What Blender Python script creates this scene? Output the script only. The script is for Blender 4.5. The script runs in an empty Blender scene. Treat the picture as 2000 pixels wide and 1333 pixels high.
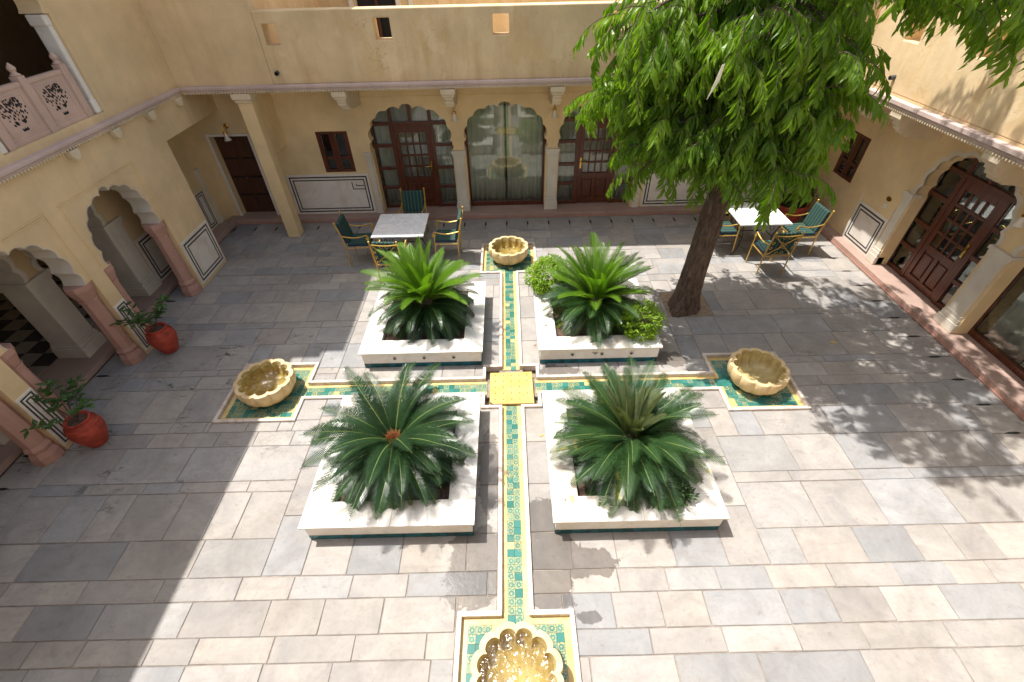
import bpy, bmesh, math, random
from mathutils import Vector, Matrix, Quaternion, noise
from mathutils.geometry import tessellate_polygon
random.seed(7)
PI = math.pi
scn = bpy.context.scene
COL = scn.collection

# ------------------------------------------------------------------ camera, sky, sun, exposure
cam_d = bpy.data.cameras.new('camera'); cam = bpy.data.objects.new('camera', cam_d); COL.objects.link(cam)
cam_d.sensor_width = 36.0; cam_d.lens = 15.957; cam_d.clip_start = 0.05; cam_d.clip_end = 2000
CAM = Vector((0.0244, -4.580, 4.980))
_yaw, _pit, _rol = 0.0004, -0.7288, -0.0230
_f = Vector((math.sin(_yaw)*math.cos(_pit), math.cos(_yaw)*math.cos(_pit), math.sin(_pit)))
_r = Vector((math.cos(_yaw), -math.sin(_yaw), 0)); _u = _r.cross(_f)
_R = math.cos(_rol)*_r + math.sin(_rol)*_u; _U = -math.sin(_rol)*_r + math.cos(_rol)*_u
cam.matrix_world = Matrix(((_R.x, _U.x, -_f.x, CAM.x), (_R.y, _U.y, -_f.y, CAM.y), (_R.z, _U.z, -_f.z, CAM.z), (0, 0, 0, 1)))
scn.camera = cam
SUN = Vector((-0.37, 0.175, 1.0)).normalized()
world = bpy.data.worlds.new('World'); scn.world = world; world.use_nodes = True
wn = world.node_tree; wn.nodes.clear()
_o = wn.nodes.new('ShaderNodeOutputWorld'); _b = wn.nodes.new('ShaderNodeBackground'); _s = wn.nodes.new('ShaderNodeTexSky')
_s.sky_type = 'NISHITA'; _s.sun_disc = False; _s.sun_elevation = math.asin(SUN.z); _s.sun_rotation = math.atan2(SUN.x, SUN.y)
_s.dust_density = 2.5; _s.air_density = 1.0; _s.ozone_density = 0.6
_b.inputs[1].default_value = 0.15
_h = wn.nodes.new('ShaderNodeHueSaturation'); _h.inputs['Saturation'].default_value = .5   # hazy, dusty sky
wn.links.new(_s.outputs[0], _h.inputs['Color']); wn.links.new(_h.outputs[0], _b.inputs[0]); wn.links.new(_b.outputs[0], _o.inputs[0])
sl = bpy.data.lights.new('sun', 'SUN'); sl.energy = 4.3; sl.angle = math.radians(0.53); sl.color = (1.0, 0.96, 0.90)
so = bpy.data.objects.new('sun', sl); COL.objects.link(so); so.rotation_euler = (-SUN).to_track_quat('-Z', 'Y').to_euler()
so.location = SUN*30
vs = scn.view_settings; vs.view_transform = 'Standard'; vs.look = 'None'; vs.gamma = 1.0; vs.use_curve_mapping = False
vs.exposure = 0.72
cy = scn.cycles; cy.max_bounces = 5; cy.diffuse_bounces = 4; cy.glossy_bounces = 3; cy.transmission_bounces = 3; cy.transparent_max_bounces = 8
cy.use_adaptive_sampling = True; cy.adaptive_threshold = .012; cy.sample_clamp_indirect = 8

# ------------------------------------------------------------------ mesh helpers
OFF = {}
class MB:
    def __init__(s): s.v = []; s.f = []; s.m = []; s.c = []; s.uv = {}; s.cur = 0; s.col = None
    def add(s, vs_, fs):
        b = len(s.v); s.v += [tuple(p) for p in vs_]
        for f in fs: s.f.append(tuple(i+b for i in f)); s.m.append(s.cur); s.c.append(s.col)
    def box(s, x0, x1, y0, y1, z0, z1):
        s.add([(x0,y0,z0),(x1,y0,z0),(x1,y1,z0),(x0,y1,z0),(x0,y0,z1),(x1,y0,z1),(x1,y1,z1),(x0,y1,z1)],
              [(0,3,2,1),(4,5,6,7),(0,1,5,4),(1,2,6,5),(2,3,7,6),(3,0,4,7)]); return s
    def tube(s, pts, rad, n=6, cap=True):
        pts = [Vector(p) for p in pts]; N = len(pts)
        if not hasattr(rad, '__len__'): rad = [rad]*N
        t0 = (pts[1]-pts[0]).normalized(); a = t0.orthogonal().normalized()
        vs_, fs = [], []
        for i, p in enumerate(pts):
            t = (pts[min(i+1,N-1)]-pts[max(i-1,0)])
            t = t.normalized() if t.length > 1e-9 else t0
            a = a - t*a.dot(t)
            a = a.normalized() if a.length > 1e-6 else t.orthogonal().normalized()
            b = t.cross(a)
            for k in range(n):
                w = 2*PI*k/n; vs_.append(p + (a*math.cos(w)+b*math.sin(w))*rad[i])
        for i in range(N-1):
            for k in range(n):
                k2 = (k+1) % n; fs.append((i*n+k, i*n+k2, (i+1)*n+k2, (i+1)*n+k))
        if cap: fs.append(tuple(range(n-1,-1,-1))); fs.append(tuple((N-1)*n+k for k in range(n)))
        s.add(vs_, fs); return s
    def lathe(s, prof, n=24, c=(0,0,0), rf=None):
        vs_, fs = [], []; M = len(prof)
        for i, (r, z) in enumerate(prof):
            for k in range(n):
                w = 2*PI*k/n; q = rf(i, w) if rf else 1.0
                vs_.append((c[0]+r*q*math.cos(w), c[1]+r*q*math.sin(w), c[2]+z))
        for i in range(M-1):
            for k in range(n):
                k2 = (k+1) % n; fs.append((i*n+k, i*n+k2, (i+1)*n+k2, (i+1)*n+k))
        fs.append(tuple(range(n-1,-1,-1))); fs.append(tuple((M-1)*n+k for k in range(n)))
        s.add(vs_, fs); return s
    def ball(s, c, r, n=8, m=5, sz=1.0):
        return s.lathe([(max(1e-4, r*math.sin(PI*i/m)), -sz*r*math.cos(PI*i/m)) for i in range(m+1)], n, c)
    def prism(s, outer, holes, axis, d0, d1):
        loops = [list(outer)] + [list(h) for h in holes]
        flat = [p for l in loops for p in l]; n = len(flat)
        tri = tessellate_polygon([[Vector((u, z, 0)) for u, z in l] for l in loops])
        mp = (lambda u, z, d: (u, d, z)) if axis == 'y' else ((lambda u, z, d: (d, u, z)) if axis == 'x' else (lambda u, z, d: (u, z, d)))
        vs_ = [mp(u, z, d0) for u, z in flat] + [mp(u, z, d1) for u, z in flat]
        fs = [tuple(t) for t in tri] + [tuple(i+n for i in reversed(t)) for t in tri]
        b = 0
        for l in loops:
            L = len(l)
            for i in range(L): j = (i+1) % L; fs.append((b+i, b+j, b+j+n, b+i+n))
            b += L
        s.add(vs_, fs); return s
    def build(s, name, mat, parent=None, smooth=False, bevel=0, recalc=True, off=None, local=False):
        me = bpy.data.meshes.new(name)
        o3 = Vector((0,0,0))
        if off is not None: o3 = Vector(off)
        elif parent is not None and not local: o3 = OFF.get(parent.name, Vector((0,0,0)))
        me.from_pydata([(p[0]-o3.x, p[1]-o3.y, p[2]-o3.z) for p in s.v], [], s.f)
        mats = mat if isinstance(mat, (list, tuple)) else [mat]
        for mm in mats: me.materials.append(mm)
        if len(mats) > 1: me.polygons.foreach_set('material_index', s.m)
        if any(c is not None for c in s.c):
            at = me.color_attributes.new('Col', 'FLOAT_COLOR', 'CORNER'); buf = []
            for p, c in zip(me.polygons, s.c):
                c = c or (1,1,1); buf += [c[0], c[1], c[2], 1.0]*p.loop_total
            at.data.foreach_set('color', buf)
        if s.uv:
            ul = me.uv_layers.new(name='UVMap')
            for fi, uvs in s.uv.items():
                for k, li in enumerate(me.polygons[fi].loop_indices): ul.data[li].uv = uvs[k]
        if recalc:
            bm = bmesh.new(); bm.from_mesh(me); bmesh.ops.recalc_face_normals(bm, faces=bm.faces); bm.to_mesh(me); bm.free()
        if smooth:
            me.polygons.foreach_set('use_smooth', [True]*len(me.polygons))
            if smooth != 'all':
                try: me.set_sharp_from_angle(angle=math.radians(smooth if smooth is not True else 40))
                except Exception: pass
        o = bpy.data.objects.new(name, me); COL.objects.link(o)
        if parent is not None:
            o.parent = parent; OFF[o.name] = OFF.get(parent.name, Vector((0,0,0)))
        else:
            o.location = o3; OFF[o.name] = o3.copy()
        if bevel:
            bv = o.modifiers.new('bevel', 'BEVEL'); bv.width = bevel; bv.segments = 2; bv.limit_method = 'ANGLE'; bv.angle_limit = math.radians(50)
        return o

def tag(o, label=None, cat=None, group=None, kind=None):
    if label: o['label'] = label
    if cat: o['category'] = cat
    if group: o['group'] = group
    if kind: o['kind'] = kind
    return o
def empty(name, loc, label=None, cat=None, group=None, kind=None, rz=0):
    o = bpy.data.objects.new(name, None); COL.objects.link(o); o.location = loc; o.rotation_euler = (0,0,rz)
    o.empty_display_size = .1
    OFF[o.name] = Vector(loc); return tag(o, label, cat, group, kind)
def copy_tree(o, parent=None):
    c = o.copy(); COL.objects.link(c); c.parent = parent
    for ch in list(o.children): copy_tree(ch, c)
    return c
def inst(name, me, parent, M):
    o = bpy.data.objects.new(name, me); COL.objects.link(o); o.parent = parent; o.matrix_local = M; return o

# ------------------------------------------------------------------ material helpers
class NT:
    def __init__(s, name):
        s.mat = bpy.data.materials.new(name); s.mat.use_nodes = True; s.t = s.mat.node_tree; s.t.nodes.clear()
        s.out = s.n('ShaderNodeOutputMaterial'); s.b = s.n('ShaderNodeBsdfPrincipled'); s.l(s.b.outputs[0], s.out.inputs[0])
    def n(s, ty, **kw):
        x = s.t.nodes.new(ty)
        for k, v in kw.items(): setattr(x, k, v)
        return x
    def l(s, a, b): s.t.links.new(a, b)
    def set(s, x, k, v):
        if hasattr(v, 'is_output') or isinstance(v, bpy.types.NodeSocket): s.l(v, x.inputs[k])
        else: x.inputs[k].default_value = v
    def pos(s): return s.n('ShaderNodeNewGeometry').outputs['Position']
    def obj(s): return s.n('ShaderNodeTexCoord').outputs['Object']
    def noise(s, vec, scale, detail=4, rough=.55, dist=0):
        x = s.n('ShaderNodeTexNoise'); s.l(vec, x.inputs['Vector']); x.inputs['Scale'].default_value = scale
        x.inputs['Detail'].default_value = detail; x.inputs['Roughness'].default_value = rough; x.inputs['Distortion'].default_value = dist
        return x.outputs['Fac']
    def mapv(s, vec, scale=(1,1,1), loc=(0,0,0)):
        x = s.n('ShaderNodeMapping'); s.l(vec, x.inputs[0]); x.inputs['Scale'].default_value = scale; x.inputs['Location'].default_value = loc
        return x.outputs[0]
    def rng(s, v, a, b, c=0, d=1, smooth=False):
        x = s.n('ShaderNodeMapRange'); x.interpolation_type = 'SMOOTHSTEP' if smooth else 'LINEAR'
        s.set(x, 0, v)
        for i, q in enumerate((a,b,c,d)): x.inputs[i+1].default_value = q
        return x.outputs[0]
    def math(s, op, a, b=0.0, c=None):
        x = s.n('ShaderNodeMath', operation=op); s.set(x, 0, a); s.set(x, 1, b)
        if c is not None: s.set(x, 2, c)
        return x.outputs[0]
    def mix(s, fac, a, b, mode='MIX'):
        x = s.n('ShaderNodeMix', data_type='RGBA', blend_type=mode)
        s.set(x, 0, fac)
        for k, v in ((6,a),(7,b)):
            if isinstance(v, (tuple, list)): x.inputs[k].default_value = (*v[:3], 1)
            else: s.l(v, x.inputs[k])
        return x.outputs[2]
    def attr(s, nm='Col'): return s.n('ShaderNodeAttribute', attribute_name=nm).outputs['Color']
    def bump(s, h, strength=.3, dist=.01):
        x = s.n('ShaderNodeBump'); s.l(h, x.inputs['Height']); x.inputs['Strength'].default_value = strength; x.inputs['Distance'].default_value = dist
        s.l(x.outputs[0], s.b.inputs['Normal']); return x
    def col(s, c):
        if isinstance(c, (tuple, list)): s.b.inputs['Base Color'].default_value = (*c[:3], 1)
        else: s.l(c, s.b.inputs['Base Color'])
    def rough(s, r): s.set(s.b, 'Roughness', r)
    def spec(s, v): s.set(s.b, 'Specular IOR Level', v)

def plaster(name, base, dirt, k=1.0, streak=.5):
    m = NT(name); p = m.pos()
    n1 = m.noise(p, 1.3, 5, .6); n2 = m.noise(p, 9, 6, .65); n3 = m.noise(m.mapv(p, (5,5,.55)), 1.0, 5, .6)
    st = m.math('MULTIPLY', m.rng(n3, .46, .72, 0, 1), m.rng(m.noise(p, .7, 3), .35, .6, 0, streak))
    lo = tuple(c*.82 for c in base); hi = tuple(min(1, c*1.08) for c in base)
    c = m.mix(m.rng(n1, .3, .7), lo, hi); c = m.mix(st, c, dirt)
    c = m.mix(m.rng(n2, .55, .8, 0, .25*k), c, dirt)
    if k > 1:   # rain-washed ochre blotches, repairs and hairline cracks in the old lime plaster
        b1 = m.noise(m.mapv(p, (1,1,.6)), 1.9, 6, .7, .5)
        c = m.mix(m.rng(b1, .52, .62, 0, .34), c, tuple(x*y for x, y in zip(base, (.86,.72,.50))))
        c = m.mix(m.rng(m.noise(p, 2.6, 4, .6, .3), .60, .64, 0, .30), c, (.80,.66,.45))
        cr = m.math('ABSOLUTE', m.math('SUBTRACT', m.noise(p, 1.6, 5, .6, .4), .5))
        c = m.mix(m.math('MULTIPLY', m.rng(cr, .0, .004, 1, 0), m.rng(m.noise(p, 1.1, 2), .52, .6, 0, .5)), c, (.20,.13,.07))
    m.col(c); m.rough(.9); m.spec(.2)
    m.bump(m.math('ADD', m.math('MULTIPLY', n2, .6), m.math('MULTIPLY', n1, 1.5)), .35*k, .02); return m.mat
M = {}
M['plaster'] = plaster('yellow_plaster', (.80,.61,.35), (.60,.41,.19), .6, .12)
M['plaster_up'] = plaster('weathered_yellow_plaster', (.74,.565,.34), (.50,.31,.13), 1.2, .6)
M['plaster_w'] = plaster('smooth_yellow_plaster', (.76,.575,.345), (.52,.34,.16), .9, .35)
M['plaster_in'] = plaster('interior_plaster', (.70,.52,.30), (.5,.35,.18), .6, .2)
M['cream'] = plaster('cream_lime_plaster', (.70,.64,.54), (.45,.36,.25), .6, .3)
M['pink'] = plaster('pink_sandstone', (.50,.29,.23), (.30,.16,.12), .8, .3)
M['pale_pink'] = plaster('pale_pink_sandstone', (.60,.43,.36), (.40,.27,.22), .8, .3)
M['mauve'] = plaster('mauve_painted_moulding', (.60,.465,.42), (.34,.25,.22), .8, .4)
M['redstep'] = plaster('red_sandstone_step', (.42,.295,.245), (.26,.18,.14), .9, .2)
M['cream_warm'] = plaster('warm_cream_plaster', (.72,.60,.43), (.48,.36,.22), .6, .3)
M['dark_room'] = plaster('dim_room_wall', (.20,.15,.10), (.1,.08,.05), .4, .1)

def marble(name, base, vein, rough=.35, scale=2.0, amt=.5):
    m = NT(name); p = m.pos()
    n = m.noise(p, scale, 8, .65, 1.2); v = m.math('ABSOLUTE', m.math('SUBTRACT', n, .5))
    c = m.mix(m.rng(v, 0, .06, amt, 0), base, vein)
    c = m.mix(m.rng(m.noise(p, 3, 5), .52, .72, 0, .30), c, tuple(x*.8 for x in vein))
    m.col(c); m.rough(rough); m.bump(m.noise(p, 30, 4), .05, .004); return m.mat
M['marble'] = marble('white_marble', (.80,.77,.72), (.62,.52,.42), .4, 1.6, .35)
def stained_marble(name, centre, rad, stain, amt):
    m = NT(name); p = m.pos(); n = m.noise(p, 7, 6, .65); big = m.noise(p, 2, 3)
    v = m.n('ShaderNodeVectorMath', operation='DISTANCE'); m.l(p, v.inputs[0]); v.inputs[1].default_value = centre
    k = m.math('MULTIPLY', m.rng(v.outputs['Value'], rad*.2, rad, 1, 0), m.rng(n, .46, .66))
    c = m.mix(m.rng(big, .35, .7), (.80,.77,.71), (.72,.66,.57)); c = m.mix(m.math('MULTIPLY', k, amt), c, stain)
    m.col(c); m.rough(.45); m.bump(n, .05, .004); return m.mat
M['marble_rust'] = stained_marble('rust_stained_marble', (.66,-1.95,.32), .55, (.50,.25,.08), .85)
M['marble_dusty'] = stained_marble('dusty_marble', (1.4,.6,.3), 1.6, (.50,.36,.22), .55)
M['marble_table'] = marble('white_marble_table', (.86,.86,.86), (.55,.55,.56), .18, 3, .5)
M['marble_wall'] = marble('marble_dado', (.78,.73,.66), (.58,.47,.36), .5, .9, .3)
M['marble_floor'] = marble('brown_floor_marble', (.40,.35,.29), (.25,.19,.14), .35, 1.4, .4)  # darker, browner marble for the pale squares of the arcade floor
M['marble_kerb'] = marble('marble_kerb', (.64,.57,.50), (.42,.30,.23), .5, 3.0, .6)
M['black_inlay'] = marble('black_inlay_stone', (.03,.03,.035), (.10,.09,.08), .35, 4, .4)

def simple(name, c, r=.5, metal=0, var=.25, scale=8, bump=.1):
    m = NT(name); p = m.pos(); n = m.noise(p, scale, 5, .6)
    m.col(m.mix(m.rng(n, .3, .7), tuple(x*(1-var) for x in c), tuple(min(1, x*(1+var)) for x in c)))
    m.rough(r); m.b.inputs['Metallic'].default_value = metal
    if bump: m.bump(n, bump, .01)
    return m.mat
M['gold'] = simple('gold_painted_iron', (.62,.40,.10), .38, .55, .15, 20, .05)
M['brass'] = simple('brass', (.55,.36,.10), .25, 1.0, .1, 20, 0)
M['iron'] = simple('black_iron', (.02,.02,.022), .45, .3, .2, 20, .05)
M['black'] = simple('black_void', (.012,.011,.010), .8, 0, .1, 5, 0)  # flat black colour in place of the dark inside holes; also a glazing joint
M['pvc'] = simple('grey_pipe', (.07,.075,.08), .5)
M['steel'] = simple('brushed_vent', (.45,.42,.38), .4, .7, .1, 30, 0)
M['soil'] = simple('garden_soil', (.095,.058,.040), .95, 0, .6, 25, .8)
M['dust'] = simple('sandy_earth', (.30,.22,.15), .95, 0, .3, 14, .6)
M['bed'] = simple('mortar_bed', (.25,.21,.18), .95, 0, .45, 6, .4)
M['ground'] = simple('dry_earth', (.30,.24,.17), .95, 0, .3, .5, .3)
M['red_pot'] = simple('red_painted_terracotta', (.36,.050,.026), .7, 0, .4, 9, .25)
M['frosted'] = simple('frosted_glass_shade', (.75,.70,.62), .3, 0, .05, 5, 0)
M['dry_leaf'] = simple('dry_leaf', (.35,.14,.05), .7, 0, .4, 30, 0)
M['yellow_leaf'] = simple('yellow_leaf', (.62,.42,.05), .6, 0, .3, 30, 0)
M['white_paint'] = simple('white_paint', (.74,.70,.64), .7, 0, .1, 5, .1)
M['paper'] = simple('pale_torn_paper', (.72,.66,.55), .8, 0, .15, 15, 0)

def wood(name, c1, c2, r=.35):
    m = NT(name); p = m.pos(); n = m.noise(m.mapv(p, (14,14,1.2)), 2.0, 6, .6, .6)
    m.col(m.mix(m.rng(n, .35, .65), c1, c2)); m.rough(r); m.bump(n, .08, .004); return m.mat
M['wood'] = wood('varnished_hardwood', (.065,.017,.008), (.14,.040,.017), .3)
M['old_wood'] = wood('old_dark_wood', (.045,.016,.009), (.10,.034,.016), .5)

# window glass: real reflecting, partly see-through pane
def glass():
    m = NT('window_glass'); m.t.nodes.remove(m.b)
    t = m.n('ShaderNodeBsdfTransparent'); t.inputs[0].default_value = (.86,.88,.85,1)
    g = m.n('ShaderNodeBsdfGlossy'); g.inputs['Roughness'].default_value = .02; g.inputs[0].default_value = (.9,.92,.92,1)
    f = m.n('ShaderNodeFresnel'); f.inputs[0].default_value = 1.45
    x = m.n('ShaderNodeMixShader'); m.l(m.rng(f.outputs[0], 0, 1, .035, .9), x.inputs[0]); m.l(t.outputs[0], x.inputs[1]); m.l(g.outputs[0], x.inputs[2])
    m.l(x.outputs[0], m.out.inputs[0]); return m.mat
M['glass'] = glass()
def curtain():
    m = NT('curtain_cloth'); p = m.pos()
    n = m.noise(m.mapv(p, (30,30,1.5)), 1, 4)
    m.col(m.mix(n, (.66,.64,.55), (.82,.80,.71))); m.rough(.9); return m.mat
M['curtain'] = curtain()

def slab_mat():
    m = NT('sandstone_paving'); p = m.pos(); base = m.attr()
    sh = m.n('ShaderNodeVectorMath', operation='MULTIPLY_ADD'); m.l(base, sh.inputs[0]); sh.inputs[1].default_value = (91,173,57); m.l(p, sh.inputs[2]); ps = sh.outputs[0]
    n1 = m.noise(ps, 2.4, 5, .65, .8); n2 = m.noise(p, 22, 3, .65); n3 = m.noise(m.mapv(ps, (1,3.0,1)), 2.2, 4, .6, 1.8)
    c = m.mix(m.rng(n1, .3, .72), m.mix(1, base, (.80,.79,.79), 'MULTIPLY'), m.mix(1, base, (1.13,1.10,1.06), 'MULTIPLY'))
    c = m.mix(m.rng(n3, .52, .74, 0, .34), c, (.25,.215,.18))
    c = m.mix(m.rng(n2, .5, .8, 0, .22), c, (.14,.12,.10))
    c = m.mix(m.rng(m.noise(p, 1.1, 5, .68, .5), .50, .66, 0, .5), c, m.mix(1, c, (.78,.75,.72), 'MULTIPLY'))
    c = m.mix(m.rng(m.noise(p, 9, 5, .7), .60, .68, 0, .35), c, (.16,.135,.11))
    sep = m.n('ShaderNodeSeparateXYZ'); m.l(p, sep.inputs[0])
    # mould and delamination scars, mostly on the west side and round the channel
    rid = m.math('ABSOLUTE', m.math('SUBTRACT', m.noise(p, 2.2, 5, .6, .9), .5))
    msk = m.rng(m.noise(p, 1.5, 3), .50, .60)
    west = m.rng(sep.outputs[0], -4.6, -2.2, 1, .28)
    band = m.rng(m.math('ABSOLUTE', sep.outputs[1]), .9, 2.4, 1, .12)
    bl = m.rng(m.noise(m.mapv(ps, (1,1.8,1)), 4.2, 5, .68, .7), .575, .605)
    sc = m.math('MULTIPLY', m.math('MULTIPLY', m.math('MAXIMUM', bl, m.rng(rid, .004, .012, .5, 0)), msk), m.math('MULTIPLY', west, band))
    c = m.mix(m.math('MULTIPLY', sc, .85), c, (.07,.06,.05))
    # wet patches beside the leaking channel
    wn_ = m.math('MULTIPLY', m.math('SUBTRACT', m.noise(p, 5.5, 5, .65, .6), .5), 1.7)
    wet = None
    for (cx, cy, rx, ry) in ((-.36,-2.42,.34,.30),(-.42,-2.74,.34,.24),(.40,-2.50,.34,.30),(.80,-2.56,.30,.16),(.36,-2.80,.26,.26),(.72,-3.08,.12,.06),
                             (2.52,.50,.26,.17),(-.30,-1.4,.14,.6),(.72,.30,.3,.12),(.30,-2.1,.2,.3)):
        v = m.n('ShaderNodeVectorMath', operation='SUBTRACT'); m.l(p, v.inputs[0]); v.inputs[1].default_value = (cx,cy,0)
        v2 = m.n('ShaderNodeVectorMath', operation='MULTIPLY'); m.l(v.outputs[0], v2.inputs[0]); v2.inputs[1].default_value = (1/rx,1/ry,0)
        v3 = m.n('ShaderNodeVectorMath', operation='LENGTH'); m.l(v2.outputs[0], v3.inputs[0])
        w = m.math('SUBTRACT', 1.0, v3.outputs['Value'])
        wet = w if wet is None else m.math('MAXIMUM', wet, w)
    wet = m.rng(m.math('ADD', wet, wn_), -.02, .05)
    c = m.mix(wet, c, m.mix(1, c, (.50,.48,.46), 'MULTIPLY'))
    m.col(c); m.rough(m.math('SUBTRACT', .78, m.math('MULTIPLY', wet, .5))); m.spec(.35)
    m.bump(m.math('ADD', m.math('MULTIPLY', n2, .35), n1), .35, .012); return m.mat
M['slab'] = slab_mat()

def tile_mat():
    m = NT('glazed_flower_tile'); uv = m.n('ShaderNodeUVMap', uv_map='UVMap').outputs[0]; p = m.pos()
    a = m.n('ShaderNodeSeparateColor'); m.l(m.attr(), a.inputs[0])
    v = m.n('ShaderNodeVectorMath', operation='DISTANCE'); m.l(uv, v.inputs[0]); v.inputs[1].default_value = (.5,.5,0)
    d = v.outputs['Value']
    ring = m.rng(m.math('ABSOLUTE', m.math('SUBTRACT', d, .25)), .06, .10, 1, 0)
    dot = m.rng(d, .06, .10, 1, 0)
    leaf = m.rng(m.noise(p, 95, 2, .5), .40, .50)
    corner = m.rng(d, .42, .46, 0, 1)
    pat = m.math('MAXIMUM', m.math('MAXIMUM', ring, m.math('MULTIPLY', dot, 0)), m.math('MULTIPLY', leaf, .75))
    pat = m.math('MAXIMUM', pat, m.rng(a.outputs[0], .66, .70))       # plain green tiles
    pat = m.math('MULTIPLY', pat, m.rng(a.outputs[2], .03, .05))      # a few worn bare ones
    worn = m.rng(m.noise(p, 4, 3, .6), .52, .72, 0, .7)
    green = m.mix(a.outputs[1], (.022,.14,.115), (.045,.20,.17))
    c = m.mix(pat, (.46,.41,.19), green); c = m.mix(m.math('MULTIPLY', worn, m.rng(m.noise(p, 60, 3), .45, .6)), c, (.60,.42,.13))
    m.col(c); m.rough(.22); m.spec(.5); m.bump(m.noise(p, 60, 3), .08, .003); return m.mat
M['tile'] = tile_mat()
def yellow_glaze(name, c1, c2, st):
    m = NT(name); p = m.pos(); n = m.noise(p, 5, 6, .65)
    c = m.mix(m.rng(n, .35, .65), c1, c2); c = m.mix(m.rng(m.noise(p, 14, 5, .7), .6, .78, 0, .6), c, st)
    m.col(c); m.rough(.35); m.bump(n, .1, .004); return m.mat
M['yellow_tile'] = yellow_glaze('yellow_glazed_border', (.54,.37,.11), (.66,.51,.25), (.30,.17,.06))
M['yellow_plate'] = yellow_glaze('yellow_painted_plate', (.48,.32,.085), (.57,.42,.16), (.26,.16,.06))
M['skirt_tile'] = simple('dark_teal_tile', (.008,.075,.085), .2, 0, .5, 11, .03)
M['skirt_tile_b'] = simple('blue_teal_tile', (.01,.11,.14), .2, 0, .4, 11, .03)
def basin_mat():
    m = NT('carved_yellow_stone'); p = m.pos(); n = m.noise(p, 7, 6, .6); n2 = m.noise(m.mapv(p, (9,9,1.5)), 1.5, 5)
    c = m.mix(m.rng(n, .3, .7), (.56,.40,.20), (.74,.58,.33)); c = m.mix(m.rng(n2, .5, .75, 0, .5), c, (.36,.21,.10))
    m.col(c); m.rough(.6); m.bump(m.noise(p, 40, 4), .12, .005); return m.mat
M['basin'] = basin_mat()
def basin_in():
    m = NT('wet_algae_stone'); p = m.pos(); n = m.noise(p, 9, 5, .6)
    m.col(m.mix(m.rng(n, .3, .7), (.30,.22,.08), (.55,.43,.19))); m.rough(.45); return m.mat
M['basin_in'] = basin_in()
def water(name, s, still):
    m = NT(name); m.t.nodes.remove(m.b); p = m.pos()
    t = m.n('ShaderNodeBsdfTransparent'); t.inputs[0].default_value = (.88,.84,.64,1)
    g = m.n('ShaderNodeBsdfGlossy'); g.inputs['Roughness'].default_value = .07
    bp = m.n('ShaderNodeBump'); bp.inputs['Strength'].default_value = s; bp.inputs['Distance'].default_value = .035
    m.l(m.noise(p, 15, 1.5, .5, .9), bp.inputs['Height']); m.l(bp.outputs[0], g.inputs['Normal'])
    f = m.n('ShaderNodeFresnel'); f.inputs[0].default_value = 1.33; m.l(bp.outputs[0], f.inputs['Normal'])
    x = m.n('ShaderNodeMixShader'); m.l(m.math('ADD', f.outputs[0], .06), x.inputs[0]); m.l(t.outputs[0], x.inputs[1]); m.l(g.outputs[0], x.inputs[2])
    m.l(x.outputs[0], m.out.inputs[0]); return m.mat
M['water'] = water('rippling_water', .6, False); M['water_still'] = water('still_water', .05, True)

def leaf_mat(name, c1, c2, tr=.35, rough=.4, scale=3.0, tip=None):
    m = NT(name); p = m.pos(); n = m.noise(p, scale, 3, .6)
    oi = m.n('ShaderNodeObjectInfo').outputs['Random']
    f = m.math('ADD', m.rng(n, .3, .7, 0, .75), m.math('MULTIPLY', oi, .25))
    c = m.mix(f, c1, c2)
    if tip: c = m.mix(m.rng(m.noise(p, 6, 3), .58, .68), c, tip)
    m.col(c); m.rough(rough); m.spec(.4)
    t = m.n('ShaderNodeBsdfTranslucent'); m.l(m.mix(1, c, (1.5,1.7,.6), 'MULTIPLY'), t.inputs[0])
    x = m.n('ShaderNodeMixShader'); x.inputs[0].default_value = tr
    m.l(m.b.outputs[0], x.inputs[1]); m.l(t.outputs[0], x.inputs[2]); m.l(x.outputs[0], m.out.inputs[0]); return m.mat
M['cyc_dark'] = leaf_mat('cycad_dark_frond', (.012,.034,.014), (.034,.078,.026), .10, .30)
M['cyc_mid'] = leaf_mat('cycad_mid_frond', (.014,.043,.014), (.042,.092,.026), .12, .33)
M['cyc_new'] = leaf_mat('cycad_new_frond', (.070,.165,.012), (.16,.29,.022), .35, .35)
M['cyc_yellow'] = leaf_mat('cycad_yellowing_frond', (.03,.055,.015), (.10,.12,.02), .14, .35, 3, (.50,.36,.04))
M['cyc_dead'] = leaf_mat('cycad_dead_frond', (.22,.10,.03), (.42,.22,.08), .15, .7)
M['cyc_fuzz'] = leaf_mat('cycad_sprout', (.10,.13,.05), (.20,.24,.11), .15, .6)
M['rachis'] = simple('frond_stalk', (.13,.18,.045), .5, 0, .2, 10, 0)
M['tree_leaf'] = leaf_mat('tree_leaf', (.085,.17,.012), (.21,.32,.024), .45, .38, 2.2)
M['shrub'] = leaf_mat('shrub_leaf', (.16,.28,.02), (.30,.42,.035), .4, .4, 9)
M['shrub_dark'] = leaf_mat('dark_shrub_leaf', (.025,.065,.018), (.06,.12,.03), .2, .4, 9)
M['pot_leaf'] = leaf_mat('potted_plant_leaf', (.035,.085,.025), (.075,.15,.04), .2, .35, 6)
def bark():
    m = NT('rough_bark'); p = m.pos(); n = m.noise(m.mapv(p, (9,9,2.2)), 2.2, 7, .7, .8); n2 = m.noise(p, 3, 4)
    c = m.mix(m.rng(n, .36, .64), (.05,.030,.021), (.25,.17,.125)); c = m.mix(m.rng(n2, .5, .75, 0, .4), c, (.24,.19,.15))
    m.col(c); m.rough(.95); m.bump(n, 1.0, .09); return m.mat
M['bark'] = bark()
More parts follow.
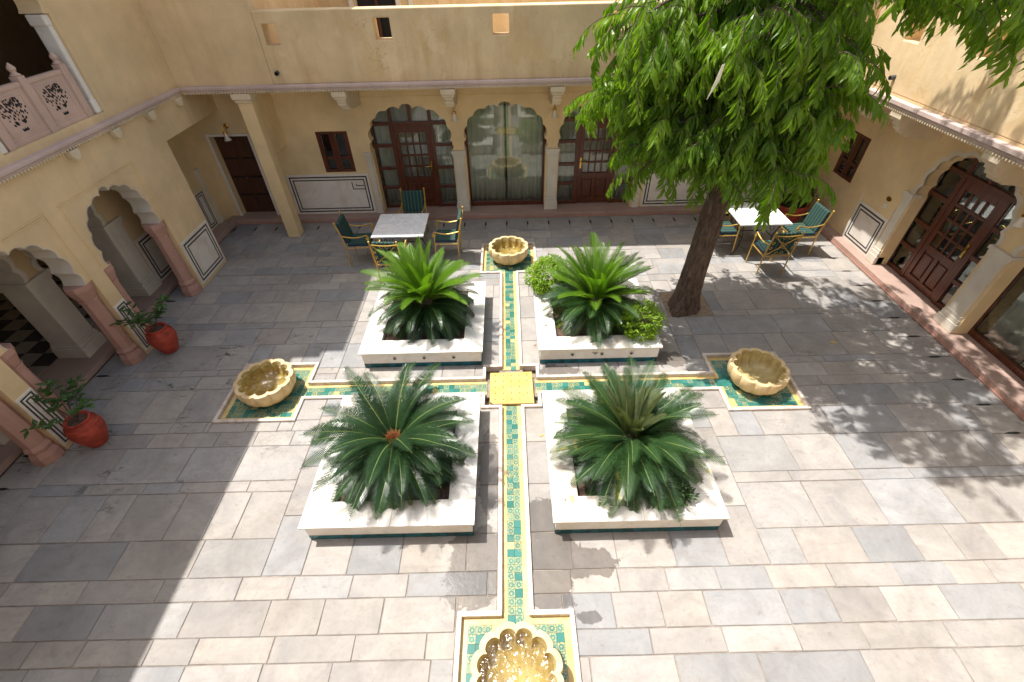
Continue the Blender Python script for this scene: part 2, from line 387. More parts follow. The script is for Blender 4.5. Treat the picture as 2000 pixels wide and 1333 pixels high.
def stripes(axis):
    m = NT('striped_cushion_%d' % axis); o = m.obj(); sep = m.n('ShaderNodeSeparateXYZ'); m.l(o, sep.inputs[0])
    u = m.math('FRACT', m.math('MULTIPLY', sep.outputs[0], 13.5))
    s1 = m.rng(m.math('ABSOLUTE', m.math('SUBTRACT', u, .5)), .17, .20, 0, 1)
    s2 = m.rng(m.math('ABSOLUTE', m.math('SUBTRACT', u, .5)), .05, .08, 1, 0)
    c = m.mix(s1, (.010,.075,.038), (.012,.040,.060)); c = m.mix(s2, c, (.10,.16,.045))
    m.col(c); m.rough(.85); m.bump(m.noise(o, 120, 2), .1, .002); return m.mat
M['cushion'] = stripes(0)
M['cushion_back'] = simple('cushion_underside', (.012,.04,.028), .9, 0, .2, 20, 0)

# ------------------------------------------------------------------ ground and pavement
g = MB(); g.add([(-300,-300,-.12),(300,-300,-.12),(300,300,-.12),(-300,300,-.12)], [(0,1,2,3)])
tag(g.build('ground', M['ground'], recalc=False), kind='structure')
_k, _t, _c, _q = .180, .575, 3.585, .43
def _arm(sx, sy):   # outline of one arm of the channel, turned into place
    P = [(_q,-_k),(_c-_t,-_k),(_c-_t,-_t),(_c+_t,-_t),(_c+_t,_t),(_c-_t,_t),(_c-_t,_k),(_q,_k),(_q,_q)]
    return [(sx*x_-sy*y_, sy*x_+sx*y_) for x_, y_ in P]
cross = _arm(1,0)+_arm(0,1)+_arm(-1,0)+_arm(0,-1)
pv = MB().prism([(-6.47,-4.9),(6.98,-4.9),(6.98,5.62),(-6.47,5.62)], [cross], 'z', -.10, -.010).build('pavement', M['bed']); tag(pv, kind='structure')

rects = []
def sub(r, o):
    x0,x1,y0,y1 = r; a0,a1,b0,b1 = o
    if x1 <= a0 or x0 >= a1 or y1 <= b0 or y0 >= b1: return [r]
    res = []
    if x0 < a0: res.append((x0,a0,y0,y1))
    if x1 > a1: res.append((a1,x1,y0,y1))
    xa, xb = max(x0,a0), min(x1,a1)
    if y0 < b0: res.append((xa,xb,y0,b0))
    if y1 > b1: res.append((xa,xb,b1,y1))
    return res
K = .180; T = .575; CT = 3.585
OBST = [(-K,K,-CT,CT),(-CT,CT,-K,K),(-.43,.43,-.43,.43)] + [(sx*CT-T,sx*CT+T,-T,T) for sx in (-1,1)] + [(-T,T,sy*CT-T,sy*CT+T) for sy in (-1,1)] \
     + [(2.77,3.54,1.54,2.25)]
def row(x0, x1, y0, y1, wmin=.42, wmax=.88, fixed=None):
    xs = [x0]
    if fixed:
        xs += [q for q in fixed if x0+.1 < q < x1-.1]
    else:
        x = x0 + random.uniform(.25, wmax)
        while x < x1-.28: xs.append(x); x += random.uniform(wmin, wmax)*(1.15 if (y1-y0) > .4 else 1)
    xs.append(x1)
    for a, b in zip(xs, xs[1:]):
        q = [(a,b,y0,y1)]
        for ob in OBST: q = [r for z in q for r in sub(z, ob)]
        rects.extend(r for r in q if r[1]-r[0] > .03 and r[3]-r[2] > .03)
XL, XR = -5.89, 6.30
for a, b in zip([-4.9,-4.45,-4.0,-3.40], [-4.45,-4.0,-3.40,-3.18]): row(XL, XR, a, b)
row(XL, XR, -3.18, -2.86); row(XL, XR, -2.86, -2.63)
WR = [-2.63,-2.22,-1.64,-1.49,-.97,-.735,-.55,.07,.345,.48,1.05,1.47,1.64,2.22,2.60,2.82,3.14]
ER = [-2.63,-2.235,-1.665,-1.52,-.985,-.51,-.12,.07,.355,.50,1.05,1.525,1.685,2.26,2.65,2.87,3.20]
FX = {-2.22: [-5.35,-4.9,-4.55,-3.95,-3.5,-3.16], -1.64: None, 1.05: [-5.4,-4.8,-4.266,-3.736,-3.26], 1.64: [-5.3,-4.75,-4.144,-3.586,-3.054]}
for a, b in zip(WR, WR[1:]): row(XL, -2.67, a, b, fixed=FX.get(a))
FE = {-2.235: [3.47,4.21,5.07,5.7]}
for a, b in zip(ER, ER[1:]): row(2.70, XR, a, b, fixed=FE.get(a))
for s in (-1, 1):
    ys = [-2.63,-1.96,-1.3,-.84,-.49,.06,.46,1.02,1.6,2.2,2.62]
    for a, b in zip(ys, ys[1:]):
        x0, x1 = ((-2.67,-2.25) if s < 0 else (2.27,2.70))
        q = [(x0,x1,a,b)]
        for ob in OBST: q = [r for z in q for r in sub(z, ob)]
        rects.extend(r for r in q if r[1]-r[0] > .03 and r[3]-r[2] > .03)
row(-2.25, 2.27, -2.63, -2.22, fixed=[-1.776,-1.224,-.52,.62,1.1,1.72])
row(-2.25, 2.27, 2.22, 2.62)
for s in (-1, 1):
    for y0, y1 in ((-2.22,-1.62),(-1.62,-1.0),(-1.0,-.43),(.43,1.0),(1.0,1.6),(1.6,2.22)):
        rects.append(tuple(sorted((s*K, s*.55)))+(y0,y1))
    for t in (-1, 1): rects.append(tuple(sorted((s*.43, s*.55)))+tuple(sorted((t*K, t*.43))))
    for x0, x1 in ((.55,1.05),(1.05,1.66),(1.66,2.26)):
        for t in (-1, 1): rects.append(tuple(sorted((s*x0, s*x1)))+tuple(sorted((t*K, t*.55))))
row(-2.67, 2.70, 2.62, 2.84); row(-2.67, 2.70, 2.84, 3.17)
NR = [3.17,3.43,3.82,4.02,4.41,4.72,4.81]
for a, b in zip(NR, NR[1:]): row(XL-.5 if a > 3.7 else XL, XR, a, b, .45, .8)
# edge bands with drain slots
x = -6.35
while x < 6.2: rects.append((x, x+.486, 4.81, 5.36)); x += .486
y = -4.9
while y < 5.2: rects.append((6.30, 6.84, y, y+.482)); y += .482
y = -4.9
while y < 3.6: rects.append((-6.46, XL, y, y+.482)); y += .482
PAL = [(.350,.332,.312),(.358,.340,.320),(.338,.322,.306),(.306,.309,.314),(.328,.323,.318),(.368,.342,.314),(.285,.289,.296),(.345,.330,.316),(.352,.334,.316),(.330,.314,.300)]
def slab(mb, r, j=.0036):
    x0,x1,y0,y1 = r; e = .005; q = lambda: j*random.uniform(.5,1.7)
    x0 += q(); x1 -= q(); y0 += q(); y1 -= q()
    h = [random.uniform(-.0022,.0022) for _ in range(4)]
    P = [(x0,y0),(x1,y0),(x1,y1),(x0,y1)]
    P = [(a+random.uniform(-.004,.003), b+random.uniform(-.004,.003)) for a, b in P]
    cx, cy = (x0+x1)/2, (y0+y1)/2
    top = [(a-e*math.copysign(1,a-cx), b-e*math.copysign(1,b-cy), h[i]) for i, (a,b) in enumerate(P)]
    mid = [(a,b,h[i]-.006) for i, (a,b) in enumerate(P)]; bot = [(a,b,-.05) for a, b in P]
    c = random.choice(PAL); k = random.uniform(.9,1.1); mb.col = tuple(q*k for q in c)
    mb.add(top+mid+bot, [(0,1,2,3)]+[(4+i,4+(i+1)%4,(i+1)%4,i) for i in range(4)]+[(8+i,8+(i+1)%4,4+(i+1)%4,4+i) for i in range(4)])
def screen_size(r):
    cx, cy = (r[0]+r[1])/2, (r[2]+r[3])/2; d = Vector((cx,cy,0))-CAM; z = d.dot(_f)
    if z <= .1: return 0
    if abs(d.dot(_R)/z) > 1.18 or d.dot(_U)/z < -.80: return 0
    return (r[1]-r[0])*(r[3]-r[2])/z**3*CAM.z
rects = [r for r in rects if (r[1]-r[0])*(r[3]-r[2]) > .004]
rects.sort(key=screen_size, reverse=True)
rest = MB()
for i, r in enumerate(rects):
    if i < 300:
        mb = MB(); slab(mb, r); mb.build('slab', M['slab'], pv, recalc=False)
    else: slab(rest, r)
tag(rest.build('slab_field', M['slab'], pv, recalc=False), kind='stuff')
# drain slots along the edges
def slot_obj(nm, x0, x1, y0, y1):
    w = MB(); cx, cy = (x0+x1)/2, (y0+y1)/2
    w.prism([(x0,cy),(x0+(x1-x0)*.25,y0),(x1-(x1-x0)*.25,y0),(x1,cy),(x1-(x1-x0)*.25,y1),(x0+(x1-x0)*.25,y1)] if x1-x0 > y1-y0 else
            [(cx,y0),(x1,y0+(y1-y0)*.25),(x1,y1-(y1-y0)*.25),(cx,y1),(x0,y1-(y1-y0)*.25),(x0,y0+(y1-y0)*.25)], [], 'z', -.03, .0035)
    return w.build(nm, M['black'], pv)
x = -6.35
while x < 6.2: slot_obj('drain_slot', x-.018, x+.018, 5.0, 5.20); x += .486
y = -4.9
while y < 5.0: slot_obj('drain_slot', 6.46, 6.68, y-.018, y+.018); y += .482
y = -4.9
while y < 3.6: slot_obj('drain_slot', -6.43, -6.21, y-.018, y+.018); y += .482
# tree pit
MB().box(2.77, 3.54, 1.54, 2.25, -.011, -.004).build('tree_pit_earth', M['dust'], pv)

# ------------------------------------------------------------------ tiled water channel (cross) with four trays
ch = MB(); ch.cur = 0
FZ = -.034
ch.box(-K,K,-CT-T,CT+T,-.095,FZ-.012)
for a, b in ((-CT-T,-K),(K,CT+T)): ch.box(a,b,-K,K,-.095,FZ-.012)
for sx in (-1,1):
    for a, b in ((-T,-K),(K,T)): ch.box(sx*CT-T, sx*CT+T, a, b, -.095, FZ-.012); ch.box(a, b, sx*CT-T, sx*CT+T, -.095, FZ-.012)
chan = ch.build('water_channel', M['bed'], recalc=False); tag(chan, kind='structure')
KW = .048; KT = .032
def kerb(x0, x1, y0, y1):
    MB().box(min(x0,x1), max(x0,x1), min(y0,y1), max(y0,y1), -.08, KT+random.uniform(-.002,.002)).build('kerb', M['marble_kerb'], chan, bevel=.006)
C0 = .43
for s in (-1, 1):
    for t in (-1, 1):
        kerb(s*(K-KW), s*K, t*C0, t*(CT-T)); kerb(t*C0, t*(CT-T), s*(K-KW), s*K)
        kerb(s*(K-KW), s*(C0-.001), t*(C0-KW), t*C0); kerb(s*(C0-KW), s*C0, t*(K-KW+.003), t*(C0-KW-.001))
        for hor in (0, 1):
            def kk(u0,u1,w0,w1): kerb(u0,u1,w0,w1) if hor else kerb(w0,w1,u0,u1)
            kk(t*(CT-T-.001), t*(CT-T+KW), s*(K-.046), s*T)
            kk(t*(CT-T+KW+.001), t*(CT+T), s*(T-KW), s*T)
    for hor in (0, 1):
        (kerb(s*(CT+T-KW), s*(CT+T), -T+KW+.001, T-KW-.001) if hor else kerb(-T+KW+.001, T-KW-.001, s*(CT+T-KW), s*(CT+T)))
# yellow glazed borders
def strip(x0, x1, y0, y1):
    MB().box(min(x0,x1), max(x0,x1), min(y0,y1), max(y0,y1), -.05, FZ+.003).build('border_strip', M['yellow_tile'], chan, recalc=False)
TW = .0785
for s in (-1, 1):
    for t in (-1, 1):
        n = 11; L0, L1 = .36, CT-T+KW
        for i in range(n):
            a = L0+(L1-L0)*i/n; b = L0+(L1-L0)*(i+1)/n-.002
            strip(s*(TW+.001), s*(K-KW), t*a, t*b); strip(t*a, t*b, s*(TW+.001), s*(K-KW))
B2 = .062
for s in (-1, 1):
    q = T-KW
    for hor in (0, 1):
        def ss(u0,u1,w0,w1): strip(u0,u1,w0,w1) if hor else strip(w0,w1,u0,u1)
        c = s*CT
        ss(c-q, c+q, q-B2, q); ss(c-q, c+q, -q, -q+B2)
        ss(c+s*(q-B2), c+s*q, -q+B2+.001, q-B2-.001)
        ss(c-s*(q-B2), c-s*q, -q+B2+.001, -TW-.002); ss(c-s*(q-B2), c-s*q, TW+.002, q-B2-.001)
tiles = []
for t in (-1, 1):
    n = 34; L0, L1 = .36, CT-(T-KW-B2)
    dy = (L1-L0)/n
    for i in range(n):
        for k in (-1, 1):
            u = k*TW/2; w = t*(L0+dy*(i+.5)); tiles.append((u,w,TW/2,dy/2)); tiles.append((w,u,dy/2,TW/2))
q = T-KW-B2; n = 12; d = 2*q/n
for (cx, cy) in ((CT,0),(-CT,0),(0,CT),(0,-CT)):
    for i in range(n):
        for k in range(n): tiles.append((cx-q+d*(i+.5), cy-q+d*(k+.5), d/2, d/2))
def tile(mb, t):
    u, w, hx, hy = t; hx -= .0012; hy -= .0012
    rad = math.hypot(abs(u)-CT, w) if abs(u) > 2 else (math.hypot(u, abs(w)-CT) if abs(w) > 2 else 9)
    z = FZ + random.uniform(-.0008, .0008); b = len(mb.f)
    zone = 'e' if u > .5 and abs(w) < .6 else ('n' if w > .4 else ('w' if u < -.5 and abs(w) < .6 else 's'))
    lift = {'e': .55, 'n': .36, 'w': .0, 's': .04}[zone]
    mb.col = (lift+(1-lift)*random.random(), random.random(), random.random())
    mb.add([(u-hx,w-hy,z),(u+hx,w-hy,z),(u+hx,w+hy,z),(u-hx,w+hy,z),(u-hx,w-hy,z-.014),(u+hx,w-hy,z-.014),(u+hx,w+hy,z-.014),(u-hx,w+hy,z-.014)],
           [(0,1,2,3),(4,5,1,0),(5,6,2,1),(6,7,3,2),(7,4,0,3)])
    for k in range(5): mb.uv[b+k] = [(0,0),(1,0),(1,1),(0,1)] if k == 0 else [(0,0)]*4
def tkey(t):
    u, w = t[0], t[1]
    for cx, cy in ((CT,0),(-CT,0),(0,CT),(0,-CT)):
        if math.hypot(u-cx, w-cy) < .30: return 1e6
    return (Vector((u,w,0))-CAM).length + (9e3 if w < -3.75 else 0)
tiles.sort(key=tkey); rest = MB()
for i, t in enumerate(tiles):
    if i < 300: mb = MB(); tile(mb, t); mb.build('tile', M['tile'], chan, recalc=False)
    else: tile(rest, t)
tag(rest.build('tile_field', M['tile'], chan, recalc=False), kind='stuff')
# centre plate; black discs stand in for the dark of its drilled holes
pl = MB(); pl.prism([(-.315,-.30),(-.26,-.345),(.325,-.345),(.318,.285),(-.318,.275)], [], 'z', -.04, .004)
plate = pl.build('drain_cover', M['yellow_plate'], bevel=.003, off=(0,0,-.04)); tag(plate, 'yellow perforated cover plate where the tiled channels cross', 'drain cover')
hole = MB().lathe([(.0075,0),(.0075,.003)], 8); hme = None
for i in range(5):
    for k in range(5):
        if (i, k) == (4, 2): continue
        px, py = -.235+.118*i, -.262+.118*k
        if hme is None: o = hole.build('hole_disc', M['black'], plate, local=True); hme = o.data
        else: o = bpy.data.objects.new('hole_disc', hme); COL.objects.link(o); o.parent = plate
        o.location = (px, py, .0432)

# ------------------------------------------------------------------ arches
CU = [(.135,2.355),(.42,2.32),(.67,2.19),(.805,2.0),(.85,1.72),(.88,1.49)]
def arch(c, hw, zs, zt, bulge=.22, n=6):
    """multifoil arch from left springing to right springing, (u,z) points"""
    k = hw/.88; zz = lambda z: zs+(z-1.49)/(2.45-1.49)*(zt-zs)
    R = [(u*k, zz(z)) for u, z in CU]
    pts = []
    def foil(a, b, bl):
        dx, dz = b[0]-a[0], b[1]-a[1]; L = math.hypot(dx, dz); nx, nz = dz/L, -dx/L
        if nx*a[0]+nz*(a[1]-zs+.4*hw) < 0: nx, nz = -nx, -nz
        return [(a[0]+dx*i/n+nx*L*bl*math.sin(PI*i/n)**.8, a[1]+dz*i/n+nz*L*bl*math.sin(PI*i/n)**.8) for i in range(n)]
    right = []
    a0 = R[0]; ap = (0, zt)
    half = [(a0[0]*math.cos(w)**.8 if w < PI/2 else 0, a0[1]+(zt-a0[1])*math.sin(w)) for w in [PI/2*i/5 for i in range(5, -1, -1)]]
    right += half[:-1]
    for a, b in zip(R, R[1:]): right += foil(a, b, bulge)
    right.append(R[-1])
    left = [(-u, z) for u, z in reversed(right[1:])]
    return [(c+u, z) for u, z in left+right]
def notch(c, hw, zs, zt, z0=0.0, hw0=None):
    h = hw if hw0 is None else hw0
    p = arch(c, hw, zs, zt)
    return [(c-h, z0)] + ([(c-h, zs)] if hw0 else []) + p + ([(c+h, zs)] if hw0 else []) + [(c+h, z0)]

# ------------------------------------------------------------------ NORTH WING
NW = empty('courtyard_building', (0,5.62,0), 'far wing in yellow plaster with glazed scalloped arches under a parapet with square holes', 'building', 'wings round the courtyard')
NF = 5.62
out = [(-6.9,0),(-6.33,0),(-6.33,1.9),(-5.5,1.9),(-5.5,0)]
for c in (-2.055,-.015,2.03): out += notch(c, .875, 1.49, 2.45)
out += [(7.12,0),(7.12,2.93),(-6.9,2.93)]
MB().prism(out, [[(-4.05,1.09),(-3.38,1.09),(-3.38,1.95),(-4.05,1.95)]], 'y', NF, NF+.22).build('wall', M['plaster'], NW)
# raised plaster frames above the arches
for c in (-2.055,-.015,2.03):
    f = MB(); f.box(c-.9,c+.9,NF-.008,NF+.01,2.58,2.595)
    for s in (-1,1): f.box(c+s*.9-.0075,c+s*.9+.0075,NF-.008,NF+.01,1.6,2.579)
    f.build('plaster_moulding', M['plaster'], NW)
def white_column(parent, axis, c, w, front, base=.1, top=1.50, mat='cream', depth=.12):
    """engaged pier with base and cap mouldings; front = coordinate of wall face, sgn towards the court"""
    def bx(mb, a, b, p, z0, z1):
        if axis == 'y': mb.box(a, b, front-p, front+depth, z0, z1)
        else: mb.box(front-p*axis_s[axis], front+depth*axis_s[axis], a, b, z0, z1) if False else None
    m = MB()
    parts = [(w*.36,.030,base+.30,top-.16),(w*.50,.055,base,base+.16),(w*.46,.045,base+.16,base+.24),(w*.42,.037,base+.24,base+.30),
             (w*.40,.036,top-.16,top-.12),(w*.46,.045,top-.12,top-.06),(w*.52,.058,top-.06,top)]
    for hw_, p, z0, z1 in parts:
        if axis == 'y': m.box(c-hw_, c+hw_, front-p, front+depth, z0, z1)
        elif axis == 'x+': m.box(front-p, front+depth, c-hw_, c+hw_, z0, z1)
        else: m.box(front-depth, front+p, c-hw_, c+hw_, z0, z1)
    return m.build('column', M[mat], parent, bevel=.006)
for c, w in ((-1.045,.31),(1.015,.31)): white_column(NW, 'y', c, w, NF)
for c in (-3.03, 3.02): white_column(NW, 'y', c, .16, NF)
# step (red sandstone) with carved edge
st = MB().box(-6.6,7.0,5.385,5.98,0,.10).build('step', M['redstep'], NW, bevel=.008)
tm = MB(); x = -6.5
while x < 6.75: tm.prism([(x,.028),(x+.07,.028),(x+.035,.078)], [], 'y', 5.372, 5.387); x += .075
tag(tm.build('carved_fringe', M['pink'], NW), kind='stuff')
MB().box(-6.5,6.84,5.362,5.383,0,.022).build('step_moulding', M['pink'], NW)
# shuttered window
def casement(parent, axis, u0, u1, z0, z1, d, sg):
    """two-leaf timber window; d = outer plane, sg = direction into the wall"""
    def B(mb, a, b, p0, p1, za, zb):
        q0, q1 = sorted((d+sg*p0, d+sg*p1))
        mb.box(a,b,q0,q1,za,zb) if axis == 'y' else mb.box(q0,q1,a,b,za,zb)
    f = MB(); t = .055
    B(f,u0,u1,-.012,.07,z0,z0+t); B(f,u0,u1,-.012,.07,z1-t,z1); B(f,u0,u0+t,-.012,.07,z0+t,z1-t); B(f,u1-t,u1,-.012,.07,z0+t,z1-t)
    um = (u0+u1)/2; zm = z0+(z1-z0)*.36
    B(f,um-.035,um+.035,-.008,.06,z0+t,z1-t); 
    for a, b in ((u0+t,um-.035),(um+.035,u1-t)):
        B(f,a,b,-.004,.05,zm-.03,zm+.03)
        B(f,a,a+.035,.0,.05,z0+t,zm-.03); B(f,b-.035,b,.0,.05,z0+t,zm-.03); B(f,a,a+.035,.0,.05,zm+.03,z1-t); B(f,b-.035,b,.0,.05,zm+.03,z1-t)
    w = f.build('window', M['wood'], parent, bevel=.004)
    for a, b in ((u0+t,um-.035),(um+.035,u1-t)):
        for za, zb in ((z0+t,zm-.03),(zm+.03,z1-t)):
            p = MB(); B(p,a+.036,b-.036,.03,.036,za,zb); p.build('pane', M['glass'], w)
    k = MB(); B(k,u0+.01,u1-.01,.12,.13,z0,z1); k.build('dark_backing', M['black'], w)  # black sheet stands in for the dark interior behind the panes
    return w
casement(NW, 'y', -4.05, -3.38, 1.09, 1.95, NF, 1)
# marble dado panels with black inlay
def dado(parent, axis, u0, u1, z0, z1, d, sg, rings=((.05,.030),(.118,.026)), key=False):
    def B(mb, a, b, p0, p1, za, zb):
        q0, q1 = sorted((d-sg*p0, d-sg*p1))
        mb.box(a,b,q0,q1,za,zb) if axis == 'y' else mb.box(q0,q1,a,b,za,zb)
    m = MB(); B(m,u0,u1,-.02,.012,z0,z1); o = m.build('dado_panel', M['marble_wall'], parent, bevel=.003)
    for r, w in rings:
        for a, b, za, zb in ((u0+r,u1-r,z0+r,z0+r+w),(u0+r,u1-r,z1-r-w,z1-r),(u0+r,u0+r+w,z0+r+w,z1-r-w),(u1-r-w,u1-r,z0+r+w,z1-r-w)):
            if key and r > .08 and ((za > z0+.3 and zb-za < .05)): b = u1-r
            s = MB(); B(s,a,b,.0,.0145,za,zb); s.build('inlay_strip', M['black_inlay'], o)
    if key:
        for a, b, za, zb in ((u1-.42,u1-.40,z1-.36,z1-.18),(u1-.40,u1-.13,z1-.36,z1-.34),(u1-.33,u1-.31,z1-.28,z1-.23),(u1-.31,u1-.15,z1-.28,z1-.26)):
            s = MB(); B(s,a,b,.0,.0145,za,zb); s.build('inlay_strip', M['black_inlay'], o)
    return o
dado(NW, 'y', -4.99, -3.13, .10, 1.04, NF, 1, key=True)
dado(NW, 'y', 3.16, 6.9, .10, 1.04, NF, 1)
# glazed timber doors
def pane_grid(parent, axis, d, sg, items, name='pane'):
    for a, b, za, zb in items:
        p = MB(); q0, q1 = sorted((d, d+sg*.006))
        p.box(a,b,q0,q1,za,zb) if axis == 'y' else p.box(q0,q1,a,b,za,zb); p.build(name, M['glass'], parent, recalc=False)
def glazed_door(parent, axis, c, d, sg, hside=1):
    def B(mb, a, b, p0, p1, za, zb):
        q0, q1 = sorted((d+sg*p0, d+sg*p1))
        mb.box(a,b,q0,q1,za,zb) if axis == 'y' else mb.box(q0,q1,a,b,za,zb)
    W_ = .90; fr = MB()
    for s in (-1, 1):
        B(fr, c+s*W_-.05*(s>0), c+s*W_+.05*(s<0), 0, .08, .1, 2.5) ; B(fr, c+s*.43-.045, c+s*.43+.045, 0, .08, .1, 1.97)
        for z in (.14,.60,1.05,1.55): 
            a, b = sorted((c+s*.475, c+s*.85)); B(fr, a, b, .004, .07, z-.035, z+.035)
    B(fr, c-.85, c+.85, -.005, .085, 1.972, 2.04)
    for u in (-.42, 0, .42): B(fr, c+u-.035, c+u+.035, .004, .07, 2.041, 2.5)
    door = fr.build('door', M['wood'], parent, bevel=.004)
    lf = MB(); l0, l1 = c-.383, c+.383
    B(lf,l0,l0+.09,.01,.06,.12,1.968); B(lf,l1-.09,l1,.01,.06,.12,1.968); B(lf,l0+.09,l1-.09,.01,.06,1.82,1.968); B(lf,l0+.09,l1-.09,.01,.06,.72,.84)
    B(lf,l0+.09,l1-.09,.01,.06,.12,.24); B(lf,c-.04,c+.04,.01,.06,.24,.72)
    gx0, gx1, gz0, gz1 = l0+.09, l1-.09, .84, 1.82; its = []
    for i in range(4):
        a = gx0+(gx1-gx0)*i/4; b = gx0+(gx1-gx0)*(i+1)/4
        if i: B(lf,a-.016,a+.016,.012,.056,gz0,gz1)
        for k in range(4):
            za = gz0+(gz1-gz0)*k/4; zb = gz0+(gz1-gz0)*(k+1)/4
            its.append((a+.017,b-.017,za+.020,zb-.020))
            if k: B(lf,a+.0165 if i else a,b-.0165 if i<3 else b,.014,.054,za-.02,za+.02)
    leaf = lf.build('door_leaf', M['wood'], door, bevel=.004)
    for s in (-1, 1):
        a, b = sorted((c+s*.045, c+s*.29)); p = MB(); B(p,a,b,.035,.05,.242,.718); B(p,a+.03,b-.03,.018,.035,.28,.68); p.build('door_panel', M['wood'], door, bevel=.006)
    q = d+sg*.036
    pane_grid(door, axis, q, sg, its)
    its = []
    for s in (-1, 1):
        a, b = sorted((c+s*.476, c+s*.849))
        for za, zb in ((.176,.564),(.636,1.014),(1.086,1.514),(1.586,1.971)): its.append((a,b,za,zb))
        a, b = sorted((c+s*.456, c+s*.849)); its.append((a,b,2.042,2.49)); a, b = sorted((c+s*.036, c+s*.384)); its.append((a,b,2.042,2.49))
    pane_grid(door, axis, q, sg, its)
    h = MB(); u = c+hside*.34
    B(h,u-.02,u+.02,-.004,.009,.96,1.2)
    def P(u_, p, z): return (u_, d+sg*p, z) if axis == 'y' else (d+sg*p, u_, z)
    h.tube([P(u,.0,1.1),P(u,-.05,1.1),P(u-hside*.14,-.05,1.09)], .011, 6); h.build('handle', M['brass'], door)
    return door
glazed_door(NW, 'y', -2.055, NF+.225, 1, 1); glazed_door(NW, 'y', 2.03, NF+.225, 1, -1)
def picture_window(parent, axis, c, d, sg):
    def B(mb, a, b, p0, p1, za, zb):
        q0, q1 = sorted((d+sg*p0, d+sg*p1))
        mb.box(a,b,q0,q1,za,zb) if axis == 'y' else mb.box(q0,q1,a,b,za,zb)
    f = MB()
    for s in (-1, 1): B(f, c+s*.93-.10*(s>0), c+s*.93+.10*(s<0), 0, .08, .1, 2.5)
    B(f,c-.83,c+.83,0,.08,.1,.20)
    w = f.build('window', M['wood'], parent, bevel=.004)
    its = [(c-.829,c-.003,.201,2.5),(c+.003,c+.829,.201,2.5)]
    pane_grid(w, axis, d+sg*.036, sg, its)
    e = MB(); B(e,c-.0025,c+.0025,.03,.048,.201,2.5); e.build('glazing_joint', M['black'], w)
    return w
picture_window(NW, 'y', -.015, NF+.225, 1)
# curtains (things of their own)
def curtain_obj(axis, u0, u1, d, z0, z1, label, amp=.04, wl=.13):
    n = int((u1-u0)/.02); m = MB(); vs_ = []; fs = []; ph = random.random()*6
    for j, zf in enumerate((0,.25,.5,.75,1)):
        for i in range(n+1):
            u = u0+(u1-u0)*i/n; a = amp*(1-.35*zf)*(math.sin(2*PI*u/wl+ph+.8*math.sin(u*9))+.4*math.sin(2*PI*u/(wl*.43)))
            z = z0+(z1-z0)*zf+(.012*math.sin(u*37+ph) if zf == 0 else 0)
            vs_.append((u, d+a, z) if axis == 'y' else (d+a, u, z))
    for j in range(4):
        for i in range(n): fs.append((j*(n+1)+i, j*(n+1)+i+1, (j+1)*(n+1)+i+1, (j+1)*(n+1)+i))
    m.add(vs_, fs)
    cen = ((u0+u1)/2, d, z0) if axis == 'y' else (d, (u0+u1)/2, z0)
    o = m.build('curtain', M['curtain'], smooth='all', recalc=False, off=cen); so_ = o.modifiers.new('solid','SOLIDIFY'); so_.thickness = .004
    return tag(o, label, 'curtain', 'curtains behind the glazed arches')
curtain_obj('y', -.85, -.03, 6.03, .13, 2.6, 'left pleated curtain hanging behind the large middle arched window')
curtain_obj('y', .01, .83, 6.03, .13, 2.6, 'right pleated curtain hanging behind the large middle arched window')
curtain_obj('y', -2.93, -1.2, 6.16, .13, 2.6, 'pale curtain behind the glazed door left of the middle arch')
curtain_obj('y', 1.2, 2.9, 6.16, .13, 2.6, 'pale curtain behind the glazed door behind the tree foliage')
# rooms behind
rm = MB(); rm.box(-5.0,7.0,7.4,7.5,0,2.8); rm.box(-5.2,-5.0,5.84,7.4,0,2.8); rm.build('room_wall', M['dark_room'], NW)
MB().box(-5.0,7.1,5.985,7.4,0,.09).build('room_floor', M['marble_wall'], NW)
# alcove door
ad = MB(); ad.box(-6.33,-5.5,5.80,5.86,.1,1.9)
adoor = ad.build('door', M['old_wood'], NW)
for (a, b) in ((-6.30,-5.925),(-5.905,-5.53)):
    for z0, z1 in ((.14,.52),(.56,.94),(.98,1.36),(1.40,1.86)):
        MB().box(a+.03,b-.03,5.785,5.80,z0,z1).build('door_panel', M['old_wood'], adoor, bevel=.006)
    for z in (.54,.96,1.38): MB().box(a,b-.08,5.779,5.80,z-.014,z+.014).build('iron_band', M['iron'], adoor)
MB().tube([(-5.94,5.775,.95),(-5.94,5.75,.95)], .02, 8).build('door_knob', M['brass'], adoor)
fr = MB(); fr.box(-6.38,-6.331,5.60,5.80,.1,1.949); fr.box(-5.499,-5.45,5.60,5.80,.1,1.949); fr.box(-6.33,-5.5,5.60,5.80,1.901,1.949); fr.build('door_frame', M['white_paint'], adoor)
# alcove: side wall, pilasters and dado strips
MB().box(-6.95,-6.72,3.72,5.62,0,2.42).build('wall', M['plaster'], NW)
for c in (4.72, 5.30): white_column(NW, 'x-', c, .14, -6.72, .1, 1.35)
dado(NW, 'x', 4.84, 5.19, .12, .95, -6.72, -1, ((.03,.024),(.082,.02)))
dado(NW, 'x', 4.1, 4.62, .12, .95, -6.72, -1, ((.03,.024),(.082,.02)))
MB().box(-6.719,-6.42,3.72,5.384,.0,.10).build('step', M['redstep'], NW, bevel=.008)
